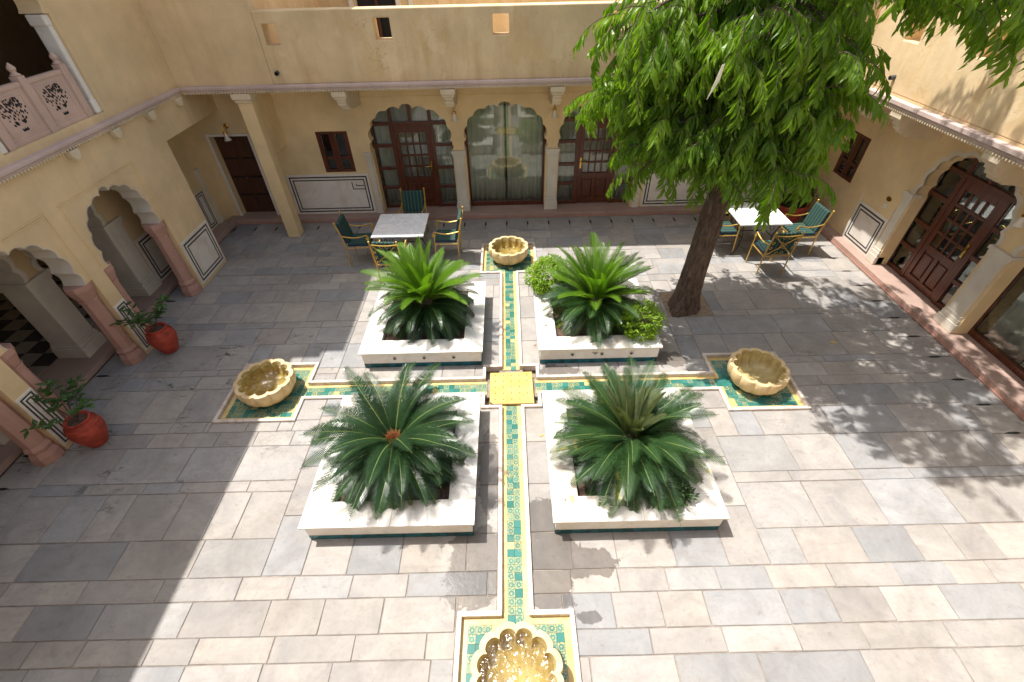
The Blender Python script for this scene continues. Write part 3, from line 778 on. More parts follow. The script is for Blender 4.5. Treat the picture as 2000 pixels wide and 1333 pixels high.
# freestanding post, lintel fin behind it, soffit and terrace
po = MB(); po.box(-4.94,-4.68,4.67,4.93,0,2.76); po.build('pillar', M['plaster'], NW, bevel=.012)
pc = MB(); pc.box(-4.99,-4.63,4.60,4.98,2.82,2.928); pc.box(-4.965,-4.655,4.635,4.955,2.76,2.82); pc.build('pillar_capital', M['cream_warm'], NW, bevel=.02)
MB().box(-4.90,-4.72,4.931,5.619,1.72,2.928).build('lintel_wall', M['plaster'], NW)
ts = MB(); ts.box(-4.16,10.5,4.67,9.6,2.93,3.05); ts.box(6.30,10.5,-6.0,4.669,2.80,2.97)
ts.build('terrace_slab', M['plaster_up'], NW)
def hole_rect(u0, u1, z0, z1): return [(u0,z0),(u1,z0),(u1,z1),(u0,z1)]
MB().prism([(-4.16,3.052),(6.30,3.052),(6.30,4.13),(-4.16,4.13)],
   [hole_rect(-4.055,-3.825,3.64,3.95), hole_rect(-2.175,-1.90,3.685,4.0), hole_rect(-.18,.105,3.72,4.02), hole_rect(1.85,2.12,3.72,4.02)], 'y', 4.67, 4.97).build('parapet', M['plaster_up'], NW, bevel=.015)
# cornice with toothed fringe
def cornice(parent, axis, u0, u1, d, sg, zb=2.935, zt=3.055):
    def B(mb, p0, p1, z0, z1, a=u0, b=u1):
        q0, q1 = sorted((d+sg*p0, d+sg*p1))
        mb.box(a,b,q0,q1,z0,z1) if axis == 'y' else mb.box(q0,q1,a,b,z0,z1)
    m = MB(); h_ = zt-zb; B(m,-.01,.10,zb+.55*h_,zt); B(m,-.008,.075,zb+.25*h_,zb+.55*h_); B(m,-.006,.045,zb,zb+.25*h_)
    m.build('cornice', M['mauve'], parent, bevel=.012)
    t = MB(); u = u0
    while u < u1-.05:
        q0, q1 = sorted((d+sg*.046, d+sg*.074)); zz_ = zb+.25*h_+.001; t.prism([(u,zz_),(u+.044,zz_),(u+.022,zz_-.04)], [], axis, q0, q1); u += .052
    tag(t.build('cornice_fringe', M['cream_warm'], parent), kind='stuff')
cornice(NW, 'y', -5.80, 6.2, 4.67, -1)
# brackets under the overhang
def bracket(parent, axis, c, d, back, sg, dz=0):
    def B(mb, a, b, p0, p1, z0, z1):
        q0, q1 = sorted((d+sg*p0, d+sg*p1))
        mb.box(a,b,q0,q1,z0,z1) if axis == 'y' else mb.box(q0,q1,a,b,z0,z1)
    L = abs(back-d)
    m = MB(); B(m,c-.135,c+.135,-.06,L-.002,dz+2.70,dz+2.797); B(m,c-.115,c+.115,-.035,L-.002,dz+2.655,dz+2.70)
    prof = [(.0,2.654),(.005,2.60),(.05,2.575),(.06,2.52),(.12,2.50),(.135,2.455),(.22,2.44),(.25,2.41),(.40,2.40),(.60,2.36),(L-.002,2.33),(L-.002,2.654)]
    prof = [(p_, z_+dz) for p_, z_ in prof]
    pr = [(d+sg*p, z) for p, z in prof]
    vs_ = []
    for s in (-.085,.085):
        for p, z in pr: vs_.append((c+s,p,z) if axis == 'y' else (p,c+s,z))
    n = len(pr); fs = [(i,(i+1)%n,n+(i+1)%n,n+i) for i in range(n)]
    tri = tessellate_polygon([[Vector((p,z,0)) for p, z in pr]])
    fs += [tuple(t) for t in tri]+[tuple(i+n for i in t) for t in tri]
    m.add(vs_, fs); m.build('bracket', M['cream_warm'], parent, bevel=.014)
for c in (-3.03,-1.04,.97,2.99): bracket(NW, 'y', c, 4.67, 5.618, 1, .13)
# terrace back wall with a dark doorway
MB().prism([(-5.7,2.97),(-3.32,2.97),(-3.32,4.9),(-2.43,4.9),(-2.43,2.97),(11,2.97),(11,5.6),(-5.7,5.6)], [], 'y', 8.2, 8.45).build('terrace_wall', M['plaster_up'], NW)
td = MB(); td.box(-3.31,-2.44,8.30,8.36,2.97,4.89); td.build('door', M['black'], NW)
for u in (-3.42,-2.36,-2.08): MB().box(u-.05,u+.05,8.14,8.198,2.972,4.7).build('pilaster', M['white_paint'], NW, bevel=.01)
for u in (-2.87,): MB().box(u-.03,u+.03,8.20,8.29,2.972,4.88).build('door_bar', M['old_wood'], NW)

# ------------------------------------------------------------------ WEST WING (left) with corner tower
WW = empty('courtyard_building', (-5.9,0,0), 'left wing with open scalloped arcade on pink columns and a balcony window above', 'building', 'wings round the courtyard')
WX = -5.9; AC = [1.925, .09, -1.745, -3.58]
out = [(-6.0,0)]
for c in reversed(AC): out += notch(c, .66, 1.45, 2.36, 0, .795)
out += [(3.72,0),(3.72,2.42),(5.62,2.42),(5.62,2.93),(4.67,2.93),(4.67,8.65),(2.36,8.65),(2.36,6.5),(-6.0,6.5)]
# balcony opening
bal = [(.95,3.15)] + [(u,z) for u, z in [(.95,4.33)] + arch(1.855, .80, 4.34, 5.35) + [(2.76,4.33)]] + [(2.76,3.15)]
MB().prism(out, [bal], 'x', WX, WX-.30).build('wall', M['plaster_w'], WW)
# pale intrados lining on the arcade arches
for c in AC[:3]:
    a = arch(c, .66, 1.45, 2.36); b = [(c+(u-c)*.985, z-.006) for u, z in a]
    m = MB(); n = len(a); vs_ = [(WX+.004,u,z) for u,z in a]+[(WX+.004,u,z) for u,z in b]+[(WX-.304,u,z) for u,z in a]+[(WX-.304,u,z) for u,z in b]
    fs = []
    for i in range(n-1): fs += [(i,i+1,n+i+1,n+i),(2*n+i,2*n+i+1,3*n+i+1,3*n+i),(n+i,n+i+1,3*n+i+1,3*n+i)]
    m.add(vs_, fs); m.build('arch_lining', M['cream'], WW, smooth=30)
# pink engaged columns in the arcade
for c in AC:
    for s in (-1, 1):
        yc = c+s*.69; m = MB(); cx = WX-.15
        def oct_(r, z0, r2, z1):
            P = [(math.cos(PI/8+PI/4*k), math.sin(PI/8+PI/4*k)) for k in range(8)]
            vs_ = [(cx+p*r, yc+q*r, z0) for p, q in P]+[(cx+p*r2, yc+q*r2, z1) for p, q in P]
            m.add(vs_, [tuple(range(7,-1,-1)), tuple(range(8,16))]+[(k,(k+1)%8,8+(k+1)%8,8+k) for k in range(8)])
        for r, z0, r2, z1 in ((.165,0,.165,.12),(.165,.121,.135,.20),(.135,.201,.150,.25),(.150,.251,.120,.31),(.120,.311,.112,1.18),(.128,1.181,.128,1.21),(.116,1.211,.165,1.37),(.168,1.371,.168,1.448)): oct_(r,z0,r2,z1)
        m.build('column', M['pink'], WW, bevel=.006)
# plaster frames, dados on the piers
for c in AC[:3]:
    f = MB()
    for e in (0,.03):
        q = .8-e; f.box(WX-.005,WX+.009,c-q,c+q,2.44-e,2.452-e)
        for s in (-1,1): f.box(WX-.005,WX+.009,c+s*q-.006,c+s*q+.006,1.5,2.4395-e)
    f.build('plaster_moulding', M['plaster'], WW)
dado(WW, 'x', 2.755, 3.69, .07, .95, WX, -1)
for c in AC[:3]: dado(WW, 'x', c-1.035, c-.80, .07, .95, WX, -1, ((.03,.02),(.075,.018)))
# inner arcade: raised floor, white piers, arches, back wall
MB().box(-9.6,-6.472,-6.0,3.719,0,.095).build('step', M['redstep'], WW, bevel=.008)
out = [(-6.0,.1)]
PC = [2.58,.93,-.72,-2.37]
for c in reversed([(a+b)/2 for a, b in zip(PC, PC[1:])]): out += notch(c, .645, 1.5, 2.36, .1)
out += [(3.718,.1),(3.718,2.79),(-6.0,2.79)]
MB().prism(out, [], 'x', -6.72, -7.12).build('inner_wall', M['plaster_in'], WW)
dado(WW, 'x', 2.80, 3.70, .11, 1.0, -6.72, -1)
for c in [(a+b)/2 for a, b in zip(PC, PC[1:])]:
    a = arch(c, .645, 1.5, 2.36); n = len(a); m = MB(); b = [(c+(u-c)*1.10, 1.5+(z-1.5)*1.08) for u, z in a]; e = [(c+(u-c)*.99, z-.005) for u, z in a]
    m.add([(-6.70,u,z) for u,z in e]+[(-6.70,u,z) for u,z in b]+[(-7.14,u,z) for u,z in e]+[(-6.725,u,z) for u,z in b], [q for i in range(n-1) for q in ((i,i+1,n+i+1,n+i),(i,i+1,2*n+i+1,2*n+i),(n+i,n+i+1,3*n+i+1,3*n+i))]); m.build('arch_lining', M['cream'], WW, recalc=False)
for c in PC:
    for nm_, lst in (('pier_base', ((.215,.05,.096,.28),(.205,.035,.28,.34),(.195,.022,.34,.38))), ('pier_shaft', ((.186,.012,.38,1.36),)), ('pier_capital', ((.20,.03,1.36,1.42),(.22,.05,1.42,1.5)))):
        m = MB()
        for w, p, z0, z1 in lst: m.box(-7.12-p,-6.72+p,c-w,c+w,z0,z1)
        m.build(nm_, M['cream'], WW, bevel=.01)
MB().box(-9.75,-9.6,-6.0,9.0,0,8.65).build('back_wall', M['plaster_in'], WW)
MB().box(-9.6,-6.205,3.56,3.718,.096,2.79).build('end_wall', M['plaster_in'], WW)
dado(WW, 'y', -7.05, -6.25, .11, .95, 3.56, 1)
ft_w = MB().box(-.149,.149,-.149,.149,0,.012); ft_me = None
for i in range(8):
    for k in range(15):
        o_x, o_y = -9.45+.3*i, -1.1+.3*k
        o = MB().box(o_x-.149,o_x+.149,o_y-.149,o_y+.149,.096,.104).build('floor_tile', M['black_inlay'] if (i+k) % 2 else M['marble_floor'], WW, recalc=False)
sl_ = MB(); sl_.box(-9.6,-6.2,-6.0,9.0,2.80,2.96); sl_.box(-9.6,-6.2,-6.0,9.0,6.3,6.5); sl_.box(-9.6,-6.2,2.36,9.0,8.5,8.65); sl_.build('floor_slab', M['plaster_in'], WW)
tw = MB(); tw.prism([(WX+.002,2.93),(-4.16,2.93),(-4.16,8.65),(WX+.002,8.65)], [], 'y', 4.67, 4.97); tw.build('tower_wall', M['plaster_w'], WW)
MB().box(-4.46,-4.16,4.971,9.0,2.97,8.65).build('tower_wall', M['plaster_up'], WW)
tb = MB(); tb.box(-9.6,-4.161,9.0,9.2,0,8.65); tb.box(-6.2,-4.462,4.972,8.999,8.45,8.64); tb.box(-5.898,-4.162,4.972,5.62,2.931,2.96); tb.build('tower_roof', M['plaster_in'], WW)
MB().box(-9.6,-6.2,2.2,2.36,6.51,8.5).build('roof_wall', M['plaster_in'], WW)
MB().box(-9.6,-6.2,-6.0,-5.8,0,6.3).build('end_wall', M['plaster_in'], WW)
cornice(WW, 'x', -6.0, 4.57, WX, 1)
# little corbels below the west cornice
for yc in (1.78,2.68,3.58,4.44):
    m = MB(); m.prism([(yc-.085,2.932),(yc+.085,2.932),(yc+.078,2.87),(yc+.035,2.80),(yc-.035,2.80),(yc-.078,2.87)], [], 'x', WX-.002, WX+.10); m.build('corbel', M['cream_warm'], WW, bevel=.015)
# balcony: white jambs, pink balustrade with black leaf shapes for its piercings
for u, s in ((2.76,-1),(.95,1)):
    m = MB(); a, b = sorted((u, u+s*.085)); m.box(WX-.24,WX-.03,a,b,3.15,4.33); a, b = sorted((u, u+s*.11)); m.box(WX-.25,WX-.02,a,b,3.15,3.33); m.box(WX-.25,WX-.02,a,b,4.20,4.33)
    m.build('balcony_jamb', M['white_paint'], WW, bevel=.02)
BX = WX-.08
posts = [1.14,1.83,2.53]
for yc in posts:
    m = MB(); m.box(BX-.055,BX+.055,yc-.052,yc+.052,3.15,3.80); 
    m.lathe([(.05,3.80),(.058,3.815),(.035,3.83),(.03,3.845),(.046,3.875),(.044,3.895),(.02,3.925),(.003,3.945)], 10, (BX,yc,0))
    m.build('balustrade_post', M['pale_pink'], WW, bevel=.006)
for a, b in zip(posts, posts[1:]):
    y0, y1 = a+.053, b-.053
    m = MB(); m.box(BX-.03,BX+.022,y0,y1,3.152,3.74); m.box(BX-.04,BX+.035,y0,y1,3.70,3.75); m.box(BX-.04,BX+.035,y0,y1,3.152,3.20)
    pnl = m.build('balustrade_panel', M['pale_pink'], WW, bevel=.004)
    f = MB(); t = .02
    f.box(BX+.02,BX+.030,y0+.06,y1-.06,3.63,3.63+t); f.box(BX+.02,BX+.030,y0+.06,y1-.06,3.25,3.25+t); f.box(BX+.02,BX+.030,y0+.06,y0+.06+t,3.27,3.63); f.box(BX+.02,BX+.030,y1-.06-t,y1-.06,3.27,3.63)
    f.build('panel_moulding', M['pale_pink'], pnl)
    rr = random.Random(5); lv = MB(); cy = (y0+y1)/2
    def lf(u, z, L, ang):
        d_ = Vector((math.cos(ang), math.sin(ang))); n_ = Vector((-d_.y, d_.x)); P = []
        for k, w in ((0,0),(.3,.26),(.6,.30),(1,0),(.6,-.30),(.3,-.26)): q = d_*L*(k-.5)+n_*L*w; P.append((u+q.x, z+q.y))
        lv.prism(P, [], 'x', BX+.018, BX+.0245)
    for i in range(64):
        h = .33+.29*math.sqrt((i+.5)/64)*rr.uniform(.9,1.05); wd = .19*math.sin(PI*min(1,max(.12,(h-.28)/.42)))
        u = cy+wd*(2*((i*.618034) % 1)-1); lf(u, 3.0+h, rr.uniform(.026,.044), math.atan2(h-.22, (u-cy)*.9)+rr.uniform(-.3,.3))
    for s in (-1,0,1): lf(cy+s*.03, 3.285, .05, PI/2-s*.5)
    for s in (-1,1): lf(cy+s*.06, 3.37, .07, PI/2-s*.7)
    tag(lv.build('black_leaves', M['black'], pnl), kind='stuff')  # raised black leaves stand in for the dark of the cut-outs

# ------------------------------------------------------------------ EAST WING (right)
EW = empty('courtyard_building', (7.1,0,0), 'right wing with a timber door and picture window in scalloped arches under an overhanging parapet', 'building', 'wings round the courtyard')
EX = 7.1
out = [(-6.0,0)] + notch(-.02,.835,1.45,2.42) + notch(2.04,.83,1.45,2.42) + [(5.62,0),(5.62,2.80),(-6.0,2.80)]
MB().prism(out, [hole_rect(4.49,5.13,1.04,1.91)], 'x', EX, EX+.22).build('wall', M['plaster'], EW)
for c in (2.04,-.02):
    a = arch(c, .83, 1.45, 2.42); m = MB(); n = len(a)
    b = [(c+(u-c)*1.075, 1.45+(z-1.45)*1.075) for u, z in a]
    m.add([(EX-.006,u,z) for u,z in a]+[(EX-.006,u,z) for u,z in b]+[(EX+.05,u,z) for u,z in a]+[(EX+.004,u,z) for u,z in b],
          [q for i in range(n-1) for q in ((i,i+1,n+i+1,n+i),(i,i+1,2*n+i+1,2*n+i),(n+i,n+i+1,3*n+i+1,3*n+i))])
    m.build('arch_band', M['cream'], EW)
white_column(EW, 'x+', 1.01, .38, EX); white_column(EW, 'x+', 2.98, .22, EX); white_column(EW, 'x+', -1.05, .38, EX)
MB().box(6.90,7.5,-6.0,5.382,0,.098).build('step', M['redstep'], EW, bevel=.008)
tm = MB(); y = -5.9
while y < 5.3: tm.prism([(y,.028),(y+.07,.028),(y+.035,.078)], [], 'x', 6.886, 6.902); y += .075
tag(tm.build('carved_fringe', M['pink'], EW), kind='stuff')
MB().box(6.876,6.898,-6.0,5.36,0,.022).build('step_moulding', M['pink'], EW)
casement(EW, 'x', 4.49, 5.13, 1.04, 1.91, EX, 1)
dado(EW, 'x', 3.12, 4.0, .10, .90, EX, 1)
MB().box(EX-.014,EX+.01,3.10,3.118,.10,1.12).build('dado_edging', M['cream'], EW)
MB().box(EX-.014,EX+.01,4.002,4.02,.10,1.05).build('dado_edging', M['cream'], EW)
glazed_door(EW, 'x', 2.04, EX+.225, 1, -1); picture_window(EW, 'x', -.02, EX+.225, 1)
curtain_obj('x', -.85, -.03, 7.62, .13, 2.6, 'near half of the curtain behind the right wing picture window')
curtain_obj('x', .01, .80, 7.62, .13, 2.6, 'far half of the curtain behind the right wing picture window')
curtain_obj('x', 1.2, 2.87, 7.66, .13, 2.6, 'curtain behind the timber door of the right wing')
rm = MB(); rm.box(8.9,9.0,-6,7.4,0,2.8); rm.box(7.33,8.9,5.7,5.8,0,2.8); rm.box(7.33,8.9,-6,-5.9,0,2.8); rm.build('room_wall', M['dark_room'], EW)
for i in range(4):
    for k in range(12):
        u, v = 7.52+.34*i, -1.5+.34*k
        MB().box(u,u+.338,v,v+.338,0,.099).build('floor_tile', M['black_inlay'] if (i+k) % 2 else M['marble_wall'], EW, recalc=False)
MB().prism([(-6.0,2.97),(4.669,2.97),(4.669,4.13),(-6.0,4.13)], [hole_rect(2.09,2.34,3.67,4.0), hole_rect(3.48,3.82,3.65,3.96), hole_rect(.3,.58,3.67,4.0), hole_rect(-1.6,-1.3,3.67,4.0)], 'x', 6.30, 6.60).build('parapet', M['plaster_up'], EW, bevel=.015)
cornice(EW, 'x', -6.0, 4.54, 6.30, -1, 2.775, 2.935)
for c in (4.12,3.14,1.25,-.8): bracket(EW, 'x', c, 6.30, EX-.002, 1)
MB().prism([(-6,2.97),(8.2,2.97),(8.2,5.6),(-6,5.6)], [], 'x', 9.2, 9.4).build('terrace_wall', M['plaster_up'], EW)
# south wing behind and below the camera
SW_ = empty('courtyard_building', (0,-5.4,0), 'near wing under the viewpoint, plain yellow plaster wall with a mauve cornice', 'building', 'wings round the courtyard')
MB().box(-5.88,7.09,-5.6,-5.3,0,3.6).build('wall', M['plaster'], SW_); cornice(SW_, 'y', -5.7, 6.2, -5.3, 1)

# ------------------------------------------------------------------ wall fittings
def wall_lamp(loc, rz, label):
    t = empty('wall_lamp', loc, label, 'lamp', 'brass wall lamps', rz=rz)
    b = MB(); b.lathe([(.05,0),(.048,.012),(.02,.025)], 14); 
    for i in range(len(b.v)): x_, y_, z_ = b.v[i]; b.v[i] = (x_, -z_, y_+.13)
    b.tube([(0,-.02,.13),(0,-.09,.16),(0,-.13,.14),(0,-.14,.09)], .009, 6); b.lathe([(.012,.07),(.03,.065),(.038,.03),(.04,.02)], 12, (0,-.14,0)); b.tube([(0,-.14,.08),(0,-.14,.17),(0,-.14,.19)], [.016,.010,.002], 8)
    b.build('lamp_bracket', M['brass'], t, smooth=40, local=True)
    s = MB(); prof = [(.032,.02),(.036,-.02),(.045,-.06),(.062,-.095),(.072,-.11),(.068,-.11),(.042,-.06),(.03,.01)]
    s.lathe(prof, 16, (0,-.14,0), lambda i, w: 1+(.06*math.cos(8*w) if 2 < i < 6 else 0)); s.build('lamp_shade', M['frosted'], t, smooth=50, local=True)
    return t
wall_lamp((-1.05,NF,2.26), 0, 'brass wall lamp on the pier left of the middle arched window')
wall_lamp((1.01,NF,2.28), 0, 'brass wall lamp on the pier right of the middle arched window')
wall_lamp((-5.85,NF-.02,1.98), 0, 'brass wall lamp above the dark wooden door in the corner alcove')
wall_lamp((EX,.98,2.02), -PI/2, 'brass wall lamp on the right wing pier at the picture edge')
def spout(loc, d, label):
    t = MB(); p = Vector(loc); d = Vector(d); t.tube([p-d*.05,p+d*.07], .034, 14, cap=False); t.tube([p+d*.07,p-d*.05], .028, 14, cap=False)
    o = t.build('drain_spout', M['pvc'], off=loc, smooth=40, recalc=False); tag(o, label, 'drain spout', 'rainwater spouts'); 
    MB().tube([p-d*.01,p], .027, 14).build('spout_bore', M['black'], o)
spout((-4.02,4.66,3.24), (0,-1,-.1), 'small dark rainwater spout low on the far parapet'); spout((6.29,3.62,3.17), (-1,0,-.1), 'small pale rainwater spout low on the sunlit right parapet')
sg = empty('door_plaque', (EX,3.36,1.15), 'small dark oval plaque with a pale bell plate beside the right wing door', 'plaque')
m = MB(); m.lathe([(.06,0),(.06,.012)], 18); 
for i in range(len(m.v)): a, b, c = m.v[i]; m.v[i] = (-c, a*1.05, b*.7+.06)
m.build('plaque_plate', M['brass'], sg, local=True)
m = MB(); m.box(-.012,0,-.045,.045,-.115,-.025); m.build('switch_plate', M['white_paint'], sg, local=True, bevel=.004)
m = MB(); m.box(-.018,-.0125,-.022,.022,-.092,-.048); m.build('switch_key', M['frosted'], sg, local=True, bevel=.003)

# ------------------------------------------------------------------ planters
PI_, PO_, PH = .42, 2.30, .322
PLN = [(-1,1,'back left'),(1,1,'back right'),(-1,-1,'front left'),(1,-1,'front right')]
PLAB = {'back left': 'white marble planter box with round vents nearest the left table', 'back right': 'white marble planter box with round vents beside the tree trunk',
        'front left': 'white marble planter box at the front left, clean white rim', 'front right': 'white marble planter box at the front right, rust-stained rim'}
for sx, sy, nm in PLN:
    x0, x1 = sorted((sx*PI_, sx*PO_)); y0, y1 = sorted((sy*PI_, sy*2.275)); cx, cy = (x0+x1)/2, (y0+y1)/2
    p = empty('planter_box', (cx,cy,0), PLAB[nm], 'planter', 'marble planters')
    w = .30; e = .035
    for (a0,a1,b0,b1) in ((x0,x0+.52*(x1-x0),y0,y0+w),(x0+.52*(x1-x0),x1,y0,y0+w),(x0,x0+.47*(x1-x0),y1-w,y1),(x0+.47*(x1-x0),x1,y1-w,y1),(x0,x0+w,y0+w,y1-w),(x1-w,x1,y0+w,y1-w)):
        m = MB(); m.box(a0+.0009,a1-.0009,b0+.0009,b1-.0009,PH-.028,PH+random.uniform(-.001,.001)); m.build('rim_slab', M[{'front right': 'marble_rust', 'back right': 'marble_dusty'}.get(nm, 'marble')], p, bevel=.004)
    m = MB(); m.prism([(x0+e,y0+e),(x1-e,y0+e),(x1-e,y1-e),(x0+e,y1-e)], [[(x0+w+.002,y0+w+.002),(x1-w-.002,y0+w+.002),(x1-w-.002,y1-w-.002),(x0+w+.002,y1-w-.002)]], 'z', .085, PH-.0285); m.build('planter_wall', M['marble'], p)
    m = MB(); m.prism([(x0+e+.01,y0+e+.01),(x1-e-.01,y0+e+.01),(x1-e-.01,y1-e-.01),(x0+e+.01,y1-e-.01)], [], 'z', -.02, .0845); m.build('planter_base', M['bed'], p)
    n = 19; L = x1-x0-2*e; dx = L/n
    for i in range(n):
        MB().box(x0+e+dx*i+.001, x0+e+dx*(i+1)-.001, y0+e-.004, y0+e+.0095, .002, .083).build('skirting_tile', M['skirt_tile'] if random.random() < .6 else M['skirt_tile_b'], p, recalc=False)
    sd = (x1-e-.0095, x1-e+.004) if sx < 0 else (x0+e-.004, x0+e+.0095)
    Ly = y1-y0-2*e; dy = Ly/n
    for i in range(n):
        MB().box(sd[0], sd[1], y0+e+dy*i+.001, y0+e+dy*(i+1)-.001, .002, .083).build('skirting_tile', M['skirt_tile'] if random.random() < .6 else M['skirt_tile_b'], p, recalc=False)
    nn = 22; s = MB(); vs_ = []; fs = []
    for i in range(nn+1):
        for k in range(nn+1):
            u = x0+w+(x1-x0-2*w)*i/nn; v = y0+w+(y1-y0-2*w)*k/nn
            vs_.append((u, v, .235+.03*noise.noise(Vector((u*3,v*3,1)))+.012*noise.noise(Vector((u*14,v*14,3)))+.06*math.exp(-((u-cx)**2+(v-cy)**2)/.08)))
    for i in range(nn):
        for k in range(nn): fs.append((i*(nn+1)+k, (i+1)*(nn+1)+k, (i+1)*(nn+1)+k+1, i*(nn+1)+k+1))
    s.add(vs_, fs); s.build('soil', M['soil'], p, smooth='all', recalc=False)
    if sy > 0:
        for fx in (.28,.52,.76):
            u = x0+(x1-x0)*fx
            v = MB(); v.tube([(u,y0+e-.012,.185),(u,y0+e+.003,.185)], .03, 14); vo = v.build('vent', M['steel'], p)
            MB().tube([(u,y0+e-.014,.185),(u,y0+e-.0125,.185)], .018, 12).build('vent_bore', M['black'], vo)

# ------------------------------------------------------------------ scalloped basins
def basin(cx, cy, label, wet, wlabel=None):
    t = empty('fountain_basin', (cx,cy,FZ), label, 'fountain basin', 'scalloped stone basins')
    N = 12; n = N*10
    def lob(d): return lambda w: 1-d*(1-abs(math.sin(N*w/2))**.55)
    lo, li = lob(.085), lob(.15)
    oprof = [(.18,0),(.26,.02),(.34,.075),(.395,.16),(.415,.24),(.412,.305),(.405,.325)]
    iprof = [(.352,.325),(.342,.30),(.325,.22),(.28,.13),(.18,.075),(.05,.062)]
    m = MB(); vs_, fs = [], []
    prof = oprof+iprof
    for i, (r, z) in enumerate(prof):
        for k in range(n):
            w = 2*PI*k/n
            if i < len(oprof): q = 1-(1-lo(w))*min(1, .35+.65*z/.24)
            else: q = 1-(1-li(w))*min(1, max(0, (z-.06)/.20))
            vs_.append((r*q*math.cos(w), r*q*math.sin(w), z))
    M_ = len(prof)
    for i in range(M_-1):
        m.cur = 0 if i < len(oprof) else 1
        m.add([], [])
        for k in range(n):
            k2 = (k+1) % n; m.f.append((i*n+k,i*n+k2,(i+1)*n+k2,(i+1)*n+k)); m.m.append(0 if i < len(oprof) else 1); m.c.append(None)
    m.f.append(tuple((M_-1)*n+k for k in range(n))); m.m.append(1); m.c.append(None)
    m.f.append(tuple(range(n-1,-1,-1))); m.m.append(0); m.c.append(None)
    m.v = [tuple(p) for p in vs_]
    m.build('basin_bowl', [M['basin'], M['basin_in']], t, smooth=50, local=True)
    if wet is not None:
        zw = .262 if wet else .17; rr_ = .339 if wet else .30
        w_ = MB(); vs_, fs = [], []; R_ = 14
        for i in range(R_+1):
            for k in range(n):
                a = 2*PI*k/n; r = rr_*i/R_*(1-(1-li(a))*.86*(i/R_)**6)
                x_, y_ = r*math.cos(a), r*math.sin(a)
                h = (.010*noise.noise(Vector((x_*16+cx,y_*16,2))) + .006*noise.noise(Vector((x_*40,y_*40+cy,5)))) if wet else 0
                vs_.append((x_,y_,zw+h+(.012*math.exp(-r*r/.003) if wet else 0)))
        for i in range(R_):
            for k in range(n): k2 = (k+1) % n; fs.append((i*n+k,(i+1)*n+k,(i+1)*n+k2,i*n+k2))
        w_.add(vs_, fs); w_.build('water', M['water'] if wet else M['water_still'], t, smooth='all', recalc=False, local=True)
    return t
basin(-CT+.02, 0, 'scalloped stone basin full of bubbling water at the left, half in shade', True)
basin(CT+.0, 0, 'empty dry scalloped stone basin at the right, in tree shade', None)
basin(0, CT, 'scalloped stone basin at the far end of the channel', True)
basin(0, -CT, 'largest looking scalloped basin of rippling water at the bottom edge', True)

# ------------------------------------------------------------------ cycads
def frond_mesh(nm, L, e0, e1, nl, ll, mats, seed, vup=.5, fresh=False):
    rr = random.Random(seed); m = MB(); pts = []; p = Vector((0,0,0)); S = 16; bend = rr.uniform(-.25,.25)
    for i in range(S+1):
        t = i/S; pts.append(p.copy()); e = e0+(e1-e0)*t**1.25; a = bend*t
        p = p+Vector((math.cos(e)*math.cos(a), math.cos(e)*math.sin(a), math.sin(e)))*L/S
    m.cur = 1; m.tube(pts[::2], [.010*(1-.8*i/(S/2)) for i in range(S//2+1)], 4, cap=False)
    m.cur = 0
    def at(t):
        f = t*S; i = min(S-1, int(f)); q = pts[i].lerp(pts[i+1], f-i); d = (pts[i+1]-pts[i]).normalized(); return q, d
    for i in range(nl):
        t = .10+.90*(i+.5)/nl; q, d = at(t); side = Vector((0,0,1)).cross(d).normalized() if abs(d.z) < .98 else Vector((0,1,0)); up = d.cross(side)
        for s in (-1, 1):
            ln = ll*(math.sin(PI*min(1, (t*.92+.12)))**.55)*rr.uniform(.88,1.1)
            fw = .26+.50*t
            v = (side*s*math.cos(vup)+up*math.sin(vup)+d*fw).normalized()
            wv = d*(.0055 if not fresh else .0060)
            a = q; mid = q+v*ln*.5+up*.004; end = q+v*ln+Vector((0,0,-.10*ln))+d*ln*.12
            m.add([a-wv, a+wv, mid+wv*1.1, end, mid-wv*1.1], [(0,1,2,4),(4,2,3)])
    ob_me = bpy.data.meshes.new(nm); ob_me.from_pydata([tuple(v) for v in m.v], [], m.f)
    for mm in mats: ob_me.materials.append(mm)
    ob_me.polygons.foreach_set('material_index', m.m); return ob_me
